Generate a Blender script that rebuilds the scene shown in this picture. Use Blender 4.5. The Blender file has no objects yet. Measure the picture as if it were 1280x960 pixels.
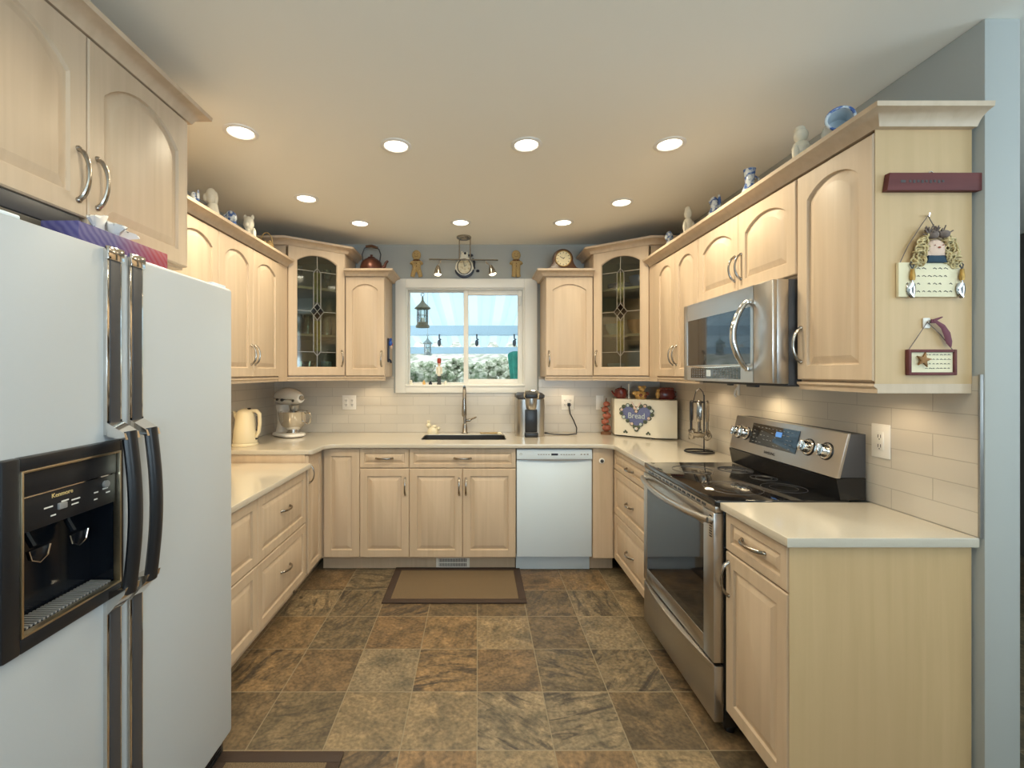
import bpy, bmesh, math, random
from mathutils import Matrix, Vector
random.seed(7)
R = math.radians
PI = math.pi
S = bpy.context.scene
C = S.collection

# ------------------------------------------------------------------ camera
EYE = 1.4175
cam = bpy.data.cameras.new('camera')
cam.sensor_width = 36.0
cam.lens = 570.0 / 1280.0 * 36.0
cam.shift_x = (640 - 597) / 1280.0
cam.shift_y = (465 - 480) / 1280.0
cam.clip_start = 0.02
camo = bpy.data.objects.new('camera', cam)
C.objects.link(camo)
camo.location = (0, 0, EYE)
camo.rotation_euler = (R(90), 0, 0)
S.camera = camo

# ------------------------------------------------------------------ view, world, main lights
S.view_settings.view_transform = 'Standard'
S.view_settings.look = 'None'
S.view_settings.exposure = 0.22
S.view_settings.gamma = 1.0
S.view_settings.use_curve_mapping = False
WORLD_STRENGTH = 2.7
DOWNLIGHT_W = 8.4
WARM_FILL_W = 6.5
REAR_W = 215.0
SIDE_W = 60.0
PUCK_W = 0.7
WARM = (1.0, 0.875, 0.64)
COOL = (0.64, 0.85, 1.0)

w = bpy.data.worlds.new('sky')
S.world = w
w.use_nodes = True
bg = w.node_tree.nodes['Background']
bg.inputs[0].default_value = (0.86, 0.94, 1.0, 1)
bg.inputs[1].default_value = WORLD_STRENGTH


def area(name, loc, rot, sx, sy, watts, col):
    l = bpy.data.lights.new(name, 'AREA')
    l.shape = 'RECTANGLE'
    l.size, l.size_y = sx, sy
    l.energy = watts
    l.color = col
    o = bpy.data.objects.new(name, l)
    C.objects.link(o)
    o.location = loc
    o.rotation_euler = rot
    return o


# fill panels added behind the camera, tilted up, standing in for daylight
area('daylight_fill_rear', (0.9, -2.85, 1.30), (R(166), 0, 0), 3.2, 1.2, REAR_W, COOL)
area('daylight_fill_side', (4.0, -0.6, 1.55), (R(158), 0, R(90)), 2.6, 1.0, SIDE_W, COOL)

# unseen warm fill spots added behind the camera, without fixtures
for (x_, y_) in ((-.15, .85), (1.00, .40)):
    dl = bpy.data.lights.new('warm_fill', 'SPOT')
    dl.energy = WARM_FILL_W * PI
    dl.color = WARM
    dl.spot_size = R(160)
    dl.spot_blend = .35 if x_ < 0 else 1.0
    dl.shadow_soft_size = .06
    do = bpy.data.objects.new('warm_fill', dl)
    C.objects.link(do)
    do.location = (x_, y_, 2.46)

# ------------------------------------------------------------------ materials
MATS = {}


def nt(name):
    m = bpy.data.materials.new(name)
    m.use_nodes = True
    t = m.node_tree
    return m, t, t.nodes['Principled BSDF']


def mat(name, col, rough=0.5, metal=0.0, emit=0.0, ecol=None, bump=0.0, bscale=60, var=0.0, coat=0.0, vscale=None):
    if name in MATS:
        return MATS[name]
    m, t, p = nt(name)
    p.inputs['Base Color'].default_value = (*col, 1)
    p.inputs['Roughness'].default_value = rough
    p.inputs['Metallic'].default_value = metal
    if coat:
        p.inputs['Coat Weight'].default_value = coat
        p.inputs['Coat Roughness'].default_value = 0.08
    if emit:
        p.inputs['Emission Color'].default_value = (*(ecol or col), 1)
        p.inputs['Emission Strength'].default_value = emit
    if bump or var:
        tc = t.nodes.new('ShaderNodeTexCoord')
        n = t.nodes.new('ShaderNodeTexNoise')
        n.inputs['Scale'].default_value = bscale
        n.inputs['Detail'].default_value = 4
        t.links.new(tc.outputs['Object'], n.inputs['Vector'])
        if bump:
            b = t.nodes.new('ShaderNodeBump')
            b.inputs['Strength'].default_value = bump
            b.inputs['Distance'].default_value = 0.002
            t.links.new(n.outputs[0], b.inputs['Height'])
            t.links.new(b.outputs[0], p.inputs['Normal'])
        if var:
            n2 = t.nodes.new('ShaderNodeTexNoise')
            n2.inputs['Scale'].default_value = vscale or bscale
            t.links.new(tc.outputs['Object'], n2.inputs['Vector'])
            r = t.nodes.new('ShaderNodeValToRGB')
            r.color_ramp.elements[0].position = 0.3
            r.color_ramp.elements[1].position = 0.7
            r.color_ramp.elements[0].color = (*[c * (1 - var) for c in col], 1)
            r.color_ramp.elements[1].color = (*[min(1, c * (1 + var)) for c in col], 1)
            t.links.new(n2.outputs[0], r.inputs[0])
            t.links.new(r.outputs[0], p.inputs['Base Color'])
    MATS[name] = m
    return m


def two_tone(name, c1, c2, scale, rough=0.3, lo=0.45, hi=0.55, kind='noise', coat=0.0):
    m, t, p = nt(name)
    tc = t.nodes.new('ShaderNodeTexCoord')
    if kind == 'noise':
        n = t.nodes.new('ShaderNodeTexNoise')
        n.inputs['Detail'].default_value = 2
        out = n.outputs[0]
    elif kind == 'wave':
        n = t.nodes.new('ShaderNodeTexWave')
        n.bands_direction = 'DIAGONAL'
        out = n.outputs['Fac']
    elif kind == 'checker':
        n = t.nodes.new('ShaderNodeTexVoronoi')
        out = n.outputs['Distance']
    n.inputs['Scale'].default_value = scale
    t.links.new(tc.outputs['Object'], n.inputs['Vector'])
    r = t.nodes.new('ShaderNodeValToRGB')
    r.color_ramp.elements[0].position = lo
    r.color_ramp.elements[1].position = hi
    r.color_ramp.elements[0].color = (*c1, 1)
    r.color_ramp.elements[1].color = (*c2, 1)
    t.links.new(out, r.inputs[0])
    t.links.new(r.outputs[0], p.inputs['Base Color'])
    p.inputs['Roughness'].default_value = rough
    if coat:
        p.inputs['Coat Weight'].default_value = coat
    MATS[name] = m
    return m


def wood_mat(name, c1, c2, c3, rough=0.5, stretch=(26, 26, 1.3), coat=0.05):
    m, t, p = nt(name)
    N = t.nodes.new
    L = t.links.new
    tc = N('ShaderNodeTexCoord')
    oi = N('ShaderNodeObjectInfo')
    add = N('ShaderNodeVectorMath')
    add.operation = 'ADD'
    sc = N('ShaderNodeVectorMath')
    sc.operation = 'SCALE'
    sc.inputs['Scale'].default_value = 9.0
    comb = N('ShaderNodeCombineXYZ')
    for k in range(3):
        L(oi.outputs['Random'], comb.inputs[k])
    L(comb.outputs[0], sc.inputs[0])
    L(tc.outputs['Object'], add.inputs[0])
    L(sc.outputs[0], add.inputs[1])
    mp = N('ShaderNodeMapping')
    mp.inputs['Scale'].default_value = stretch
    L(add.outputs[0], mp.inputs[0])
    n = N('ShaderNodeTexNoise')
    n.inputs['Scale'].default_value = 1.0
    n.inputs['Detail'].default_value = 6
    n.inputs['Distortion'].default_value = 0.6
    L(mp.outputs[0], n.inputs['Vector'])
    n2 = N('ShaderNodeTexNoise')
    n2.inputs['Scale'].default_value = 2.2
    n2.inputs['Detail'].default_value = 2
    L(add.outputs[0], n2.inputs['Vector'])
    r = N('ShaderNodeValToRGB')
    r.color_ramp.elements[0].position = 0.3
    r.color_ramp.elements[1].position = 0.72
    r.color_ramp.elements[0].color = (*c1, 1)
    r.color_ramp.elements[1].color = (*c2, 1)
    L(n.outputs[0], r.inputs[0])
    mx = N('ShaderNodeMix')
    mx.data_type = 'RGBA'
    mr = N('ShaderNodeMapRange')
    mr.inputs['From Min'].default_value = 0.4
    mr.inputs['From Max'].default_value = 0.75
    mr.inputs['To Max'].default_value = 0.55
    L(n2.outputs[0], mr.inputs[0])
    L(mr.outputs[0], mx.inputs['Factor'])
    L(r.outputs[0], mx.inputs[6])
    mx.inputs[7].default_value = (*c3, 1)
    L(mx.outputs[2], p.inputs['Base Color'])
    p.inputs['Roughness'].default_value = rough
    p.inputs['Coat Weight'].default_value = coat
    p.inputs['Coat Roughness'].default_value = 0.25
    MATS[name] = m
    return m


def brick_mat(name, col, grout, bw, bh, axis):
    m, t, p = nt(name)
    N = t.nodes.new
    L = t.links.new
    tc = N('ShaderNodeTexCoord')
    sp = N('ShaderNodeSeparateXYZ')
    L(tc.outputs['Object'], sp.inputs[0])
    cb = N('ShaderNodeCombineXYZ')
    L(sp.outputs[0 if axis == 'x' else 1], cb.inputs[0])
    sub = N('ShaderNodeMath')
    sub.operation = 'SUBTRACT'
    sub.inputs[1].default_value = 0.914
    L(sp.outputs[2], sub.inputs[0])
    L(sub.outputs[0], cb.inputs[1])
    b = N('ShaderNodeTexBrick')
    b.inputs['Scale'].default_value = 1.0
    b.inputs['Brick Width'].default_value = bw
    b.inputs['Row Height'].default_value = bh
    b.inputs['Mortar Size'].default_value = 0.0016
    b.inputs['Mortar Smooth'].default_value = 0.2
    b.inputs['Color1'].default_value = (*col, 1)
    b.inputs['Color2'].default_value = (*[c * 0.95 for c in col], 1)
    b.inputs['Mortar'].default_value = (*grout, 1)
    L(cb.outputs[0], b.inputs['Vector'])
    L(b.outputs['Color'], p.inputs['Base Color'])
    bp = N('ShaderNodeBump')
    bp.inputs['Strength'].default_value = 0.5
    bp.inputs['Distance'].default_value = 0.002
    bp.invert = True
    L(b.outputs['Fac'], bp.inputs['Height'])
    L(bp.outputs[0], p.inputs['Normal'])
    p.inputs['Roughness'].default_value = 0.22
    MATS[name] = m
    return m


def slate_mat():
    m, t, p = nt('slate_tile')
    N = t.nodes.new
    L = t.links.new

    def math_(op, a=None, b=None, va=None, vb=None):
        n = N('ShaderNodeMath')
        n.operation = op
        if a is not None:
            L(a, n.inputs[0])
        elif va is not None:
            n.inputs[0].default_value = va
        if b is not None:
            L(b, n.inputs[1])
        elif vb is not None:
            n.inputs[1].default_value = vb
        return n.outputs[0]
    tc = N('ShaderNodeTexCoord')
    sp = N('ShaderNodeSeparateXYZ')
    L(tc.outputs['Object'], sp.inputs[0])
    u = math_('DIVIDE', math_('ADD', sp.outputs[0], vb=0.002), vb=0.2895)
    v = math_('DIVIDE', math_('SUBTRACT', sp.outputs[1], vb=1.708), vb=0.313)
    cu, cv = math_('FLOOR', u), math_('FLOOR', v)
    fu, fv = math_('FRACT', u), math_('FRACT', v)
    cell = N('ShaderNodeCombineXYZ')
    L(cu, cell.inputs[0])
    L(cv, cell.inputs[1])
    wn = N('ShaderNodeTexWhiteNoise')
    wn.noise_dimensions = '3D'
    L(cell.outputs[0], wn.inputs['Vector'])
    wsep = N('ShaderNodeSeparateColor')
    L(wn.outputs['Color'], wsep.inputs[0])
    # distance to nearest grout line
    eu = math_('MINIMUM', fu, math_('SUBTRACT', va=1.0, b=fu))
    ev = math_('MINIMUM', fv, math_('SUBTRACT', va=1.0, b=fv))
    e = math_('MINIMUM', math_('MULTIPLY', eu, vb=0.2895), math_('MULTIPLY', ev, vb=0.313))
    gr = N('ShaderNodeMapRange')
    gr.inputs['From Min'].default_value = 0.0012
    gr.inputs['From Max'].default_value = 0.0030
    L(e, gr.inputs[0])
    # per-tile coordinates
    off = N('ShaderNodeVectorMath')
    off.operation = 'SCALE'
    off.inputs['Scale'].default_value = 40.0
    L(wn.outputs['Color'], off.inputs[0])
    ad = N('ShaderNodeVectorMath')
    ad.operation = 'ADD'
    L(tc.outputs['Object'], ad.inputs[0])
    L(off.outputs[0], ad.inputs[1])
    rot = N('ShaderNodeVectorRotate')
    rot.rotation_type = 'Z_AXIS'
    L(ad.outputs[0], rot.inputs['Vector'])
    L(math_('MULTIPLY', wsep.outputs[1], vb=6.28), rot.inputs['Angle'])
    mp = N('ShaderNodeMapping')
    mp.inputs['Scale'].default_value = (5.0, 19.0, 5.0)
    L(rot.outputs[0], mp.inputs[0])
    streak = N('ShaderNodeTexNoise')
    streak.inputs['Scale'].default_value = 1.0
    streak.inputs['Detail'].default_value = 7
    streak.inputs['Roughness'].default_value = 0.62
    streak.inputs['Distortion'].default_value = 1.2
    L(mp.outputs[0], streak.inputs['Vector'])
    cloud = N('ShaderNodeTexNoise')
    cloud.inputs['Scale'].default_value = 9.0
    cloud.inputs['Detail'].default_value = 6
    cloud.inputs['Distortion'].default_value = 0.8
    L(ad.outputs[0], cloud.inputs['Vector'])
    fine = N('ShaderNodeTexNoise')
    fine.inputs['Scale'].default_value = 70.0
    fine.inputs['Detail'].default_value = 5
    L(ad.outputs[0], fine.inputs['Vector'])
    base = N('ShaderNodeValToRGB')
    base.color_ramp.interpolation = 'CONSTANT'
    cols = [(0.190, 0.128, 0.070), (0.135, 0.100, 0.060), (0.225, 0.175, 0.108), (0.165, 0.115, 0.066),
            (0.210, 0.172, 0.115), (0.150, 0.118, 0.074), (0.205, 0.142, 0.077), (0.175, 0.140, 0.090)]
    el = base.color_ramp.elements
    while len(el) < len(cols):
        el.new(0.5)
    for i, c in enumerate(cols):
        el[i].position = i / len(cols)
        el[i].color = (*c, 1)
    L(wsep.outputs[0], base.inputs[0])
    tint = N('ShaderNodeValToRGB')
    tint.color_ramp.elements[0].position = 0.3
    tint.color_ramp.elements[1].position = 0.7
    tint.color_ramp.elements[0].color = (0.50, 0.50, 0.48, 1)
    tint.color_ramp.elements[1].color = (1.45, 1.32, 1.15, 1)
    L(cloud.outputs[0], tint.inputs[0])
    m1 = N('ShaderNodeMix')
    m1.data_type = 'RGBA'
    m1.blend_type = 'MULTIPLY'
    m1.inputs['Factor'].default_value = 0.85
    L(base.outputs[0], m1.inputs[6])
    L(tint.outputs[0], m1.inputs[7])
    sr = N('ShaderNodeMapRange')
    sr.inputs['From Min'].default_value = 0.53
    sr.inputs['From Max'].default_value = 0.36
    L(streak.outputs[0], sr.inputs[0])
    amt = N('ShaderNodeMapRange')
    amt.inputs['From Min'].default_value = 0.25
    amt.inputs['From Max'].default_value = 0.8
    amt.inputs['To Min'].default_value = 0.25
    amt.inputs['To Max'].default_value = 0.95
    L(wsep.outputs[2], amt.inputs[0])
    sfac = math_('MULTIPLY', sr.outputs[0], amt.outputs[0])
    m2 = N('ShaderNodeMix')
    m2.data_type = 'RGBA'
    L(sfac, m2.inputs['Factor'])
    L(m1.outputs[2], m2.inputs[6])
    m2.inputs[7].default_value = (0.045, 0.036, 0.028, 1)
    fr = N('ShaderNodeMapRange')
    fr.inputs['From Min'].default_value = 0.3
    fr.inputs['From Max'].default_value = 0.7
    fr.inputs['To Min'].default_value = 0.62
    fr.inputs['To Max'].default_value = 1.32
    L(fine.outputs[0], fr.inputs[0])
    sc2 = N('ShaderNodeVectorMath')
    sc2.operation = 'SCALE'
    L(m2.outputs[2], sc2.inputs[0])
    L(fr.outputs[0], sc2.inputs['Scale'])
    m3 = N('ShaderNodeMix')
    m3.data_type = 'RGBA'
    L(gr.outputs[0], m3.inputs['Factor'])
    m3.inputs[6].default_value = (0.25, 0.20, 0.125, 1)
    L(sc2.outputs[0], m3.inputs[7])
    L(m3.outputs[2], p.inputs['Base Color'])
    bp = N('ShaderNodeBump')
    bp.inputs['Strength'].default_value = 0.35
    bp.inputs['Distance'].default_value = 0.004
    L(math_('ADD', math_('MULTIPLY', gr.outputs[0], vb=0.6), streak.outputs[0]), bp.inputs['Height'])
    L(bp.outputs[0], p.inputs['Normal'])
    p.inputs['Roughness'].default_value = 0.42
    MATS['slate'] = m
    return m


def glass_mat(name, col=(1, 1, 1), gloss=0.10, rough=0.02):
    m = bpy.data.materials.new(name)
    m.use_nodes = True
    t = m.node_tree
    t.nodes.clear()
    o = t.nodes.new('ShaderNodeOutputMaterial')
    tr = t.nodes.new('ShaderNodeBsdfTransparent')
    tr.inputs[0].default_value = (*col, 1)
    gl = t.nodes.new('ShaderNodeBsdfGlossy')
    gl.inputs['Roughness'].default_value = rough
    fr = t.nodes.new('ShaderNodeFresnel')
    fr.inputs[0].default_value = 1.45
    ad = t.nodes.new('ShaderNodeMath')
    ad.operation = 'ADD'
    ad.inputs[1].default_value = gloss - 0.04
    ad.use_clamp = True
    t.links.new(fr.outputs[0], ad.inputs[0])
    mx = t.nodes.new('ShaderNodeMixShader')
    t.links.new(ad.outputs[0], mx.inputs[0])
    t.links.new(tr.outputs[0], mx.inputs[1])
    t.links.new(gl.outputs[0], mx.inputs[2])
    t.links.new(mx.outputs[0], o.inputs[0])
    MATS[name] = m
    return m


def brushed(name, col, rough=0.28, axis=(2, 2, 220), amt=0.045):
    m, t, p = nt(name)
    p.inputs['Base Color'].default_value = (*col, 1)
    p.inputs['Metallic'].default_value = 1.0
    tc = t.nodes.new('ShaderNodeTexCoord')
    mp = t.nodes.new('ShaderNodeMapping')
    mp.inputs['Scale'].default_value = axis
    n = t.nodes.new('ShaderNodeTexNoise')
    n.inputs['Scale'].default_value = 1.0
    n.inputs['Detail'].default_value = 3
    mr = t.nodes.new('ShaderNodeMapRange')
    mr.inputs['To Min'].default_value = rough - amt
    mr.inputs['To Max'].default_value = rough + amt
    t.links.new(tc.outputs['Object'], mp.inputs[0])
    t.links.new(mp.outputs[0], n.inputs['Vector'])
    t.links.new(n.outputs[0], mr.inputs[0])
    t.links.new(mr.outputs[0], p.inputs['Roughness'])
    MATS[name] = m
    return m


WOOD = wood_mat('pickled_maple', (0.54, 0.415, 0.285), (0.63, 0.495, 0.355), (0.575, 0.43, 0.30))
VENEER = wood_mat('maple_veneer', (0.53, 0.362, 0.180), (0.61, 0.420, 0.220), (0.55, 0.372, 0.195))
SLATE = slate_mat()
TILE_X = brick_mat('subway_tile_back', (0.60, 0.55, 0.475), (0.45, 0.41, 0.35), 0.27, 0.0743, 'x')
TILE_Y = brick_mat('subway_tile_side', (0.60, 0.55, 0.475), (0.45, 0.41, 0.35), 0.305, 0.0743, 'y')
PAINT = mat('wall_paint', (0.42, 0.43, 0.405), 0.75, bump=0.05, bscale=300)
TAUPE = mat('dim_room_paint', (0.10, 0.085, 0.07), 0.8, bump=0.05, bscale=200)
DINING = mat('dining_room_paint', (0.20, 0.20, 0.21), 0.8, bump=0.05, bscale=200)
CEIL = mat('ceiling_paint', (0.92, 0.885, 0.79), 0.85, bump=0.08, bscale=250)
QUARTZ = mat('quartz', (0.56, 0.51, 0.42), 0.14, var=0.03, bscale=400, coat=0.3)
VINYL = mat('window_vinyl', (0.84, 0.82, 0.76), 0.4, bump=0.02)
FRIDGE = mat('fridge_white', (0.49, 0.525, 0.55), 0.38, bump=0.12, bscale=500)
WHITE = mat('appliance_white', (0.66, 0.76, 0.84), 0.3, bump=0.02, bscale=300)
PLASTIC = mat('white_plastic', (0.85, 0.82, 0.76), 0.35, bump=0.02)
CREAM = mat('cream_plastic', (0.78, 0.70, 0.50), 0.3, bump=0.02)
BLACK = mat('black_plastic', (0.012, 0.013, 0.016), 0.32, bump=0.05, bscale=300)
CAVITY = mat('black_gloss_plastic', (0.006, 0.008, 0.012), 0.15, bump=0.02)
BGLASS = mat('black_glass', (0.006, 0.006, 0.007), 0.03, var=0.05, coat=0.5)
ENAMEL = mat('black_enamel', (0.010, 0.010, 0.011), 0.18, var=0.05)
GREYP = mat('grey_plastic', (0.25, 0.25, 0.25), 0.4, bump=0.03)
KEYG = mat('key_grey', (0.11, 0.115, 0.12), 0.4, bump=0.03)
SINKM = mat('shade_dark_sink', (0.055, 0.055, 0.058), 0.3, 0.3, bump=0.05)  # basin grey darkened to stand in for the shade inside it
DARKG = mat('dark_grey', (0.05, 0.05, 0.055), 0.45, bump=0.03)
STEEL = brushed('stainless', (0.53, 0.505, 0.47), 0.30, (90, 90, 2))
STEELX = brushed('stainless_horizontal', (0.53, 0.505, 0.47), 0.30, (2, 90, 90))
NICKEL = brushed('nickel', (0.40, 0.36, 0.31), 0.24, (60, 60, 60), 0.06)
USTEEL = mat('utensil_steel', (0.42, 0.39, 0.35), 0.22, 1.0, var=0.1, bscale=60)
CHROME = mat('chrome', (0.72, 0.70, 0.67), 0.09, 1.0, var=0.03)
GOLDT = mat('pale_gold_trim', (0.62, 0.52, 0.36), 0.3, 1.0, var=0.05)
LEAD = mat('lead_came', (0.42, 0.40, 0.35), 0.35, 1.0, var=0.1)
PANE = glass_mat('window_glass', (0.97, 0.99, 1.0), 0.0)
CABGLASS = glass_mat('cabinet_glass', (0.66, 0.70, 0.62), 0.09, 0.05)
CLEAR = glass_mat('clear_glass', (0.85, 0.9, 0.88), 0.16)
YGLASS = glass_mat('yellow_glass', (0.78, 0.80, 0.30), 0.12, 0.1)
PGLASS = glass_mat('plum_glass', (0.20, 0.15, 0.14), 0.12, 0.05)
LAMPW = mat('lamp_lens', (1, 0.95, 0.85), 0.4, emit=6.0, ecol=(1.0, 0.90, 0.72), var=0.01)
BULB = mat('warm_bulb', (1, 0.9, 0.7), 0.4, emit=5.0, ecol=(1.0, 0.86, 0.6), var=0.01)
DISPLAY = mat('blue_display', (0.02, 0.05, 0.10), 0.2, emit=0.6, ecol=(0.15, 0.4, 0.9), var=0.02)
MARK = mat('print_white', (0.75, 0.75, 0.72), 0.5, var=0.02)
MARKD = mat('print_dark', (0.06, 0.05, 0.05), 0.6, var=0.02)
MARKY = mat('print_gold', (0.65, 0.50, 0.22), 0.5, var=0.02)
PORC = mat('white_porcelain', (0.90, 0.85, 0.70), 0.3, var=0.06, bscale=40, coat=0.3)
DELFT = two_tone('delft_blue', (0.05, 0.12, 0.36), (0.62, 0.68, 0.72), 42, 0.2, 0.44, 0.56, coat=0.4)
BLUEC = mat('blue_ceramic', (0.05, 0.10, 0.32), 0.2, var=0.2, bscale=20)
PALEB = mat('pale_blue_ceramic', (0.55, 0.62, 0.66), 0.2, var=0.1, bscale=20)
ORANGEC = mat('orange_ceramic', (0.75, 0.30, 0.06), 0.3, var=0.1, bscale=20)
COPPER = mat('aged_copper', (0.11, 0.042, 0.028), 0.35, 0.55, var=0.35, bscale=18)
DWOOD = wood_mat('dark_walnut', (0.06, 0.025, 0.012), (0.11, 0.05, 0.022), (0.05, 0.02, 0.01), 0.3)
REDWOOD = wood_mat('oxblood_board', (0.11, 0.026, 0.024), (0.17, 0.045, 0.04), (0.09, 0.02, 0.02), 0.7, (2, 30, 30), 0.0)
TAN = mat('gingerbread_tan', (0.50, 0.34, 0.14), 0.8, bump=0.3, bscale=150, var=0.18)
BROWN = mat('brown_thread', (0.16, 0.07, 0.03), 0.8, bump=0.2)
MATIN = two_tone('woven_mat', (0.085, 0.055, 0.03), (0.20, 0.14, 0.075), 260, 0.85, 0.3, 0.7)
MATRIM = mat('mat_border', (0.045, 0.026, 0.017), 0.75, bump=0.4, bscale=200)
REDC = mat('apple_red_ceramic', (0.16, 0.022, 0.018), 0.25, var=0.3, bscale=25, coat=0.3)
RUST = mat('rust_ceramic', (0.32, 0.09, 0.05), 0.4, var=0.4, bscale=60)
AMBER = mat('amber_ceramic', (0.75, 0.45, 0.14), 0.35, var=0.25, bscale=50)
HEARTB = mat('slate_blue_paint', (0.13, 0.15, 0.30), 0.6, var=0.1, bscale=80)
LEAFD = mat('dark_leaf_paint', (0.07, 0.09, 0.06), 0.6, var=0.2)
PETAL = mat('pale_petal_paint', (0.55, 0.63, 0.62), 0.6, var=0.15)
PETALP = mat('pink_petal_paint', (0.72, 0.55, 0.46), 0.6, var=0.15)
BREADW = mat('breadbox_cream', (0.80, 0.74, 0.60), 0.4, bump=0.03)
DIAL = mat('clock_dial', (0.74, 0.64, 0.40), 0.4, var=0.05)
DIALP = two_tone('floral_dial', (0.55, 0.42, 0.22), (0.76, 0.68, 0.48), 35, 0.5, 0.35, 0.5)
NAVY = mat('navy_black', (0.012, 0.014, 0.03), 0.35, var=0.1)
BLUEP = mat('blue_paint', (0.02, 0.10, 0.45), 0.4, var=0.1)
SKIN = mat('doll_face', (0.72, 0.52, 0.40), 0.7, bump=0.1)
STRAW = mat('straw_hair', (0.58, 0.47, 0.25), 0.9, bump=0.6, bscale=120, var=0.3)
TWIG = mat('twig_grey', (0.17, 0.13, 0.11), 0.9, bump=0.4, var=0.3)
SIGNC = mat('cream_sign', (0.78, 0.70, 0.48), 0.7, bump=0.1)
TEALC = mat('dark_teal_cloth', (0.02, 0.05, 0.08), 0.8, bump=0.2)
BRASS = mat('old_brass', (0.40, 0.24, 0.07), 0.4, 0.8, var=0.2)
STARM = mat('rusty_star', (0.30, 0.15, 0.05), 0.6, 0.4, var=0.3)
PLUM = mat('plum_ribbon', (0.17, 0.055, 0.075), 0.8, bump=0.2)
VERDI = mat('bronze_lantern', (0.24, 0.21, 0.14), 0.5, 0.5, var=0.2)
GREYL = mat('grey_lantern', (0.34, 0.35, 0.32), 0.5, 0.4, var=0.2)
ROOFP = mat('patio_panel', (0.80, 0.88, 0.92), 0.5, var=0.05, bscale=2)
BEAM = mat('patio_beam', (0.50, 0.63, 0.70), 0.6, var=0.04)
GREENU = mat('green_umbrella', (0.03, 0.22, 0.15), 0.7, var=0.25, bscale=12)
RED = mat('nutcracker_red', (0.45, 0.06, 0.04), 0.4, var=0.1)
HILLM = two_tone('dry_hillside', (0.17, 0.19, 0.13), (0.50, 0.48, 0.42), 2.6, 0.9, 0.35, 0.65)
BUSHM = two_tone('leafy_bush', (0.12, 0.16, 0.08), (0.46, 0.46, 0.36), 9.0, 0.9, 0.35, 0.65)
GROUND = mat('patio_concrete', (0.24, 0.25, 0.23), 0.8, bump=0.2, var=0.1, bscale=20)
SPONGE = mat('yellow_sponge', (0.72, 0.52, 0.12), 0.9, bump=0.5, bscale=150)
TRIMG = mat('grey_tile_edge', (0.30, 0.30, 0.29), 0.4, 0.6, var=0.02)
TISSUE = mat('tissue_paper', (0.86, 0.84, 0.80), 0.9, bump=0.2)


def tissue_box_mat():
    m, t, p = nt('tissue_box_print')
    N = t.nodes.new
    L = t.links.new
    tc = N('ShaderNodeTexCoord')
    sp = N('ShaderNodeSeparateXYZ')
    L(tc.outputs['Object'], sp.inputs[0])
    mr = N('ShaderNodeMapRange')
    mr.inputs['From Min'].default_value = 0.0
    mr.inputs['From Max'].default_value = 0.31
    L(sp.outputs[1], mr.inputs[0])
    r = N('ShaderNodeValToRGB')
    r.color_ramp.elements[0].color = (0.07, 0.06, 0.20, 1)
    r.color_ramp.elements[1].color = (0.34, 0.03, 0.05, 1)
    r.color_ramp.elements[0].position = 0.35
    r.color_ramp.elements[1].position = 0.85
    L(mr.outputs[0], r.inputs[0])
    wv = N('ShaderNodeTexWave')
    wv.bands_direction = 'DIAGONAL'
    wv.inputs['Scale'].default_value = 28
    wv.inputs['Distortion'].default_value = 3
    L(tc.outputs['Object'], wv.inputs['Vector'])
    mx = N('ShaderNodeMix')
    mx.data_type = 'RGBA'
    ml = N('ShaderNodeMath')
    ml.operation = 'MULTIPLY'
    ml.inputs[1].default_value = 0.18
    L(wv.outputs['Fac'], ml.inputs[0])
    L(ml.outputs[0], mx.inputs['Factor'])
    L(r.outputs[0], mx.inputs[6])
    mx.inputs[7].default_value = (0.45, 0.40, 0.55, 1)
    L(mx.outputs[2], p.inputs['Base Color'])
    p.inputs['Roughness'].default_value = 0.5
    return m


TBOX = tissue_box_mat()


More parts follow.
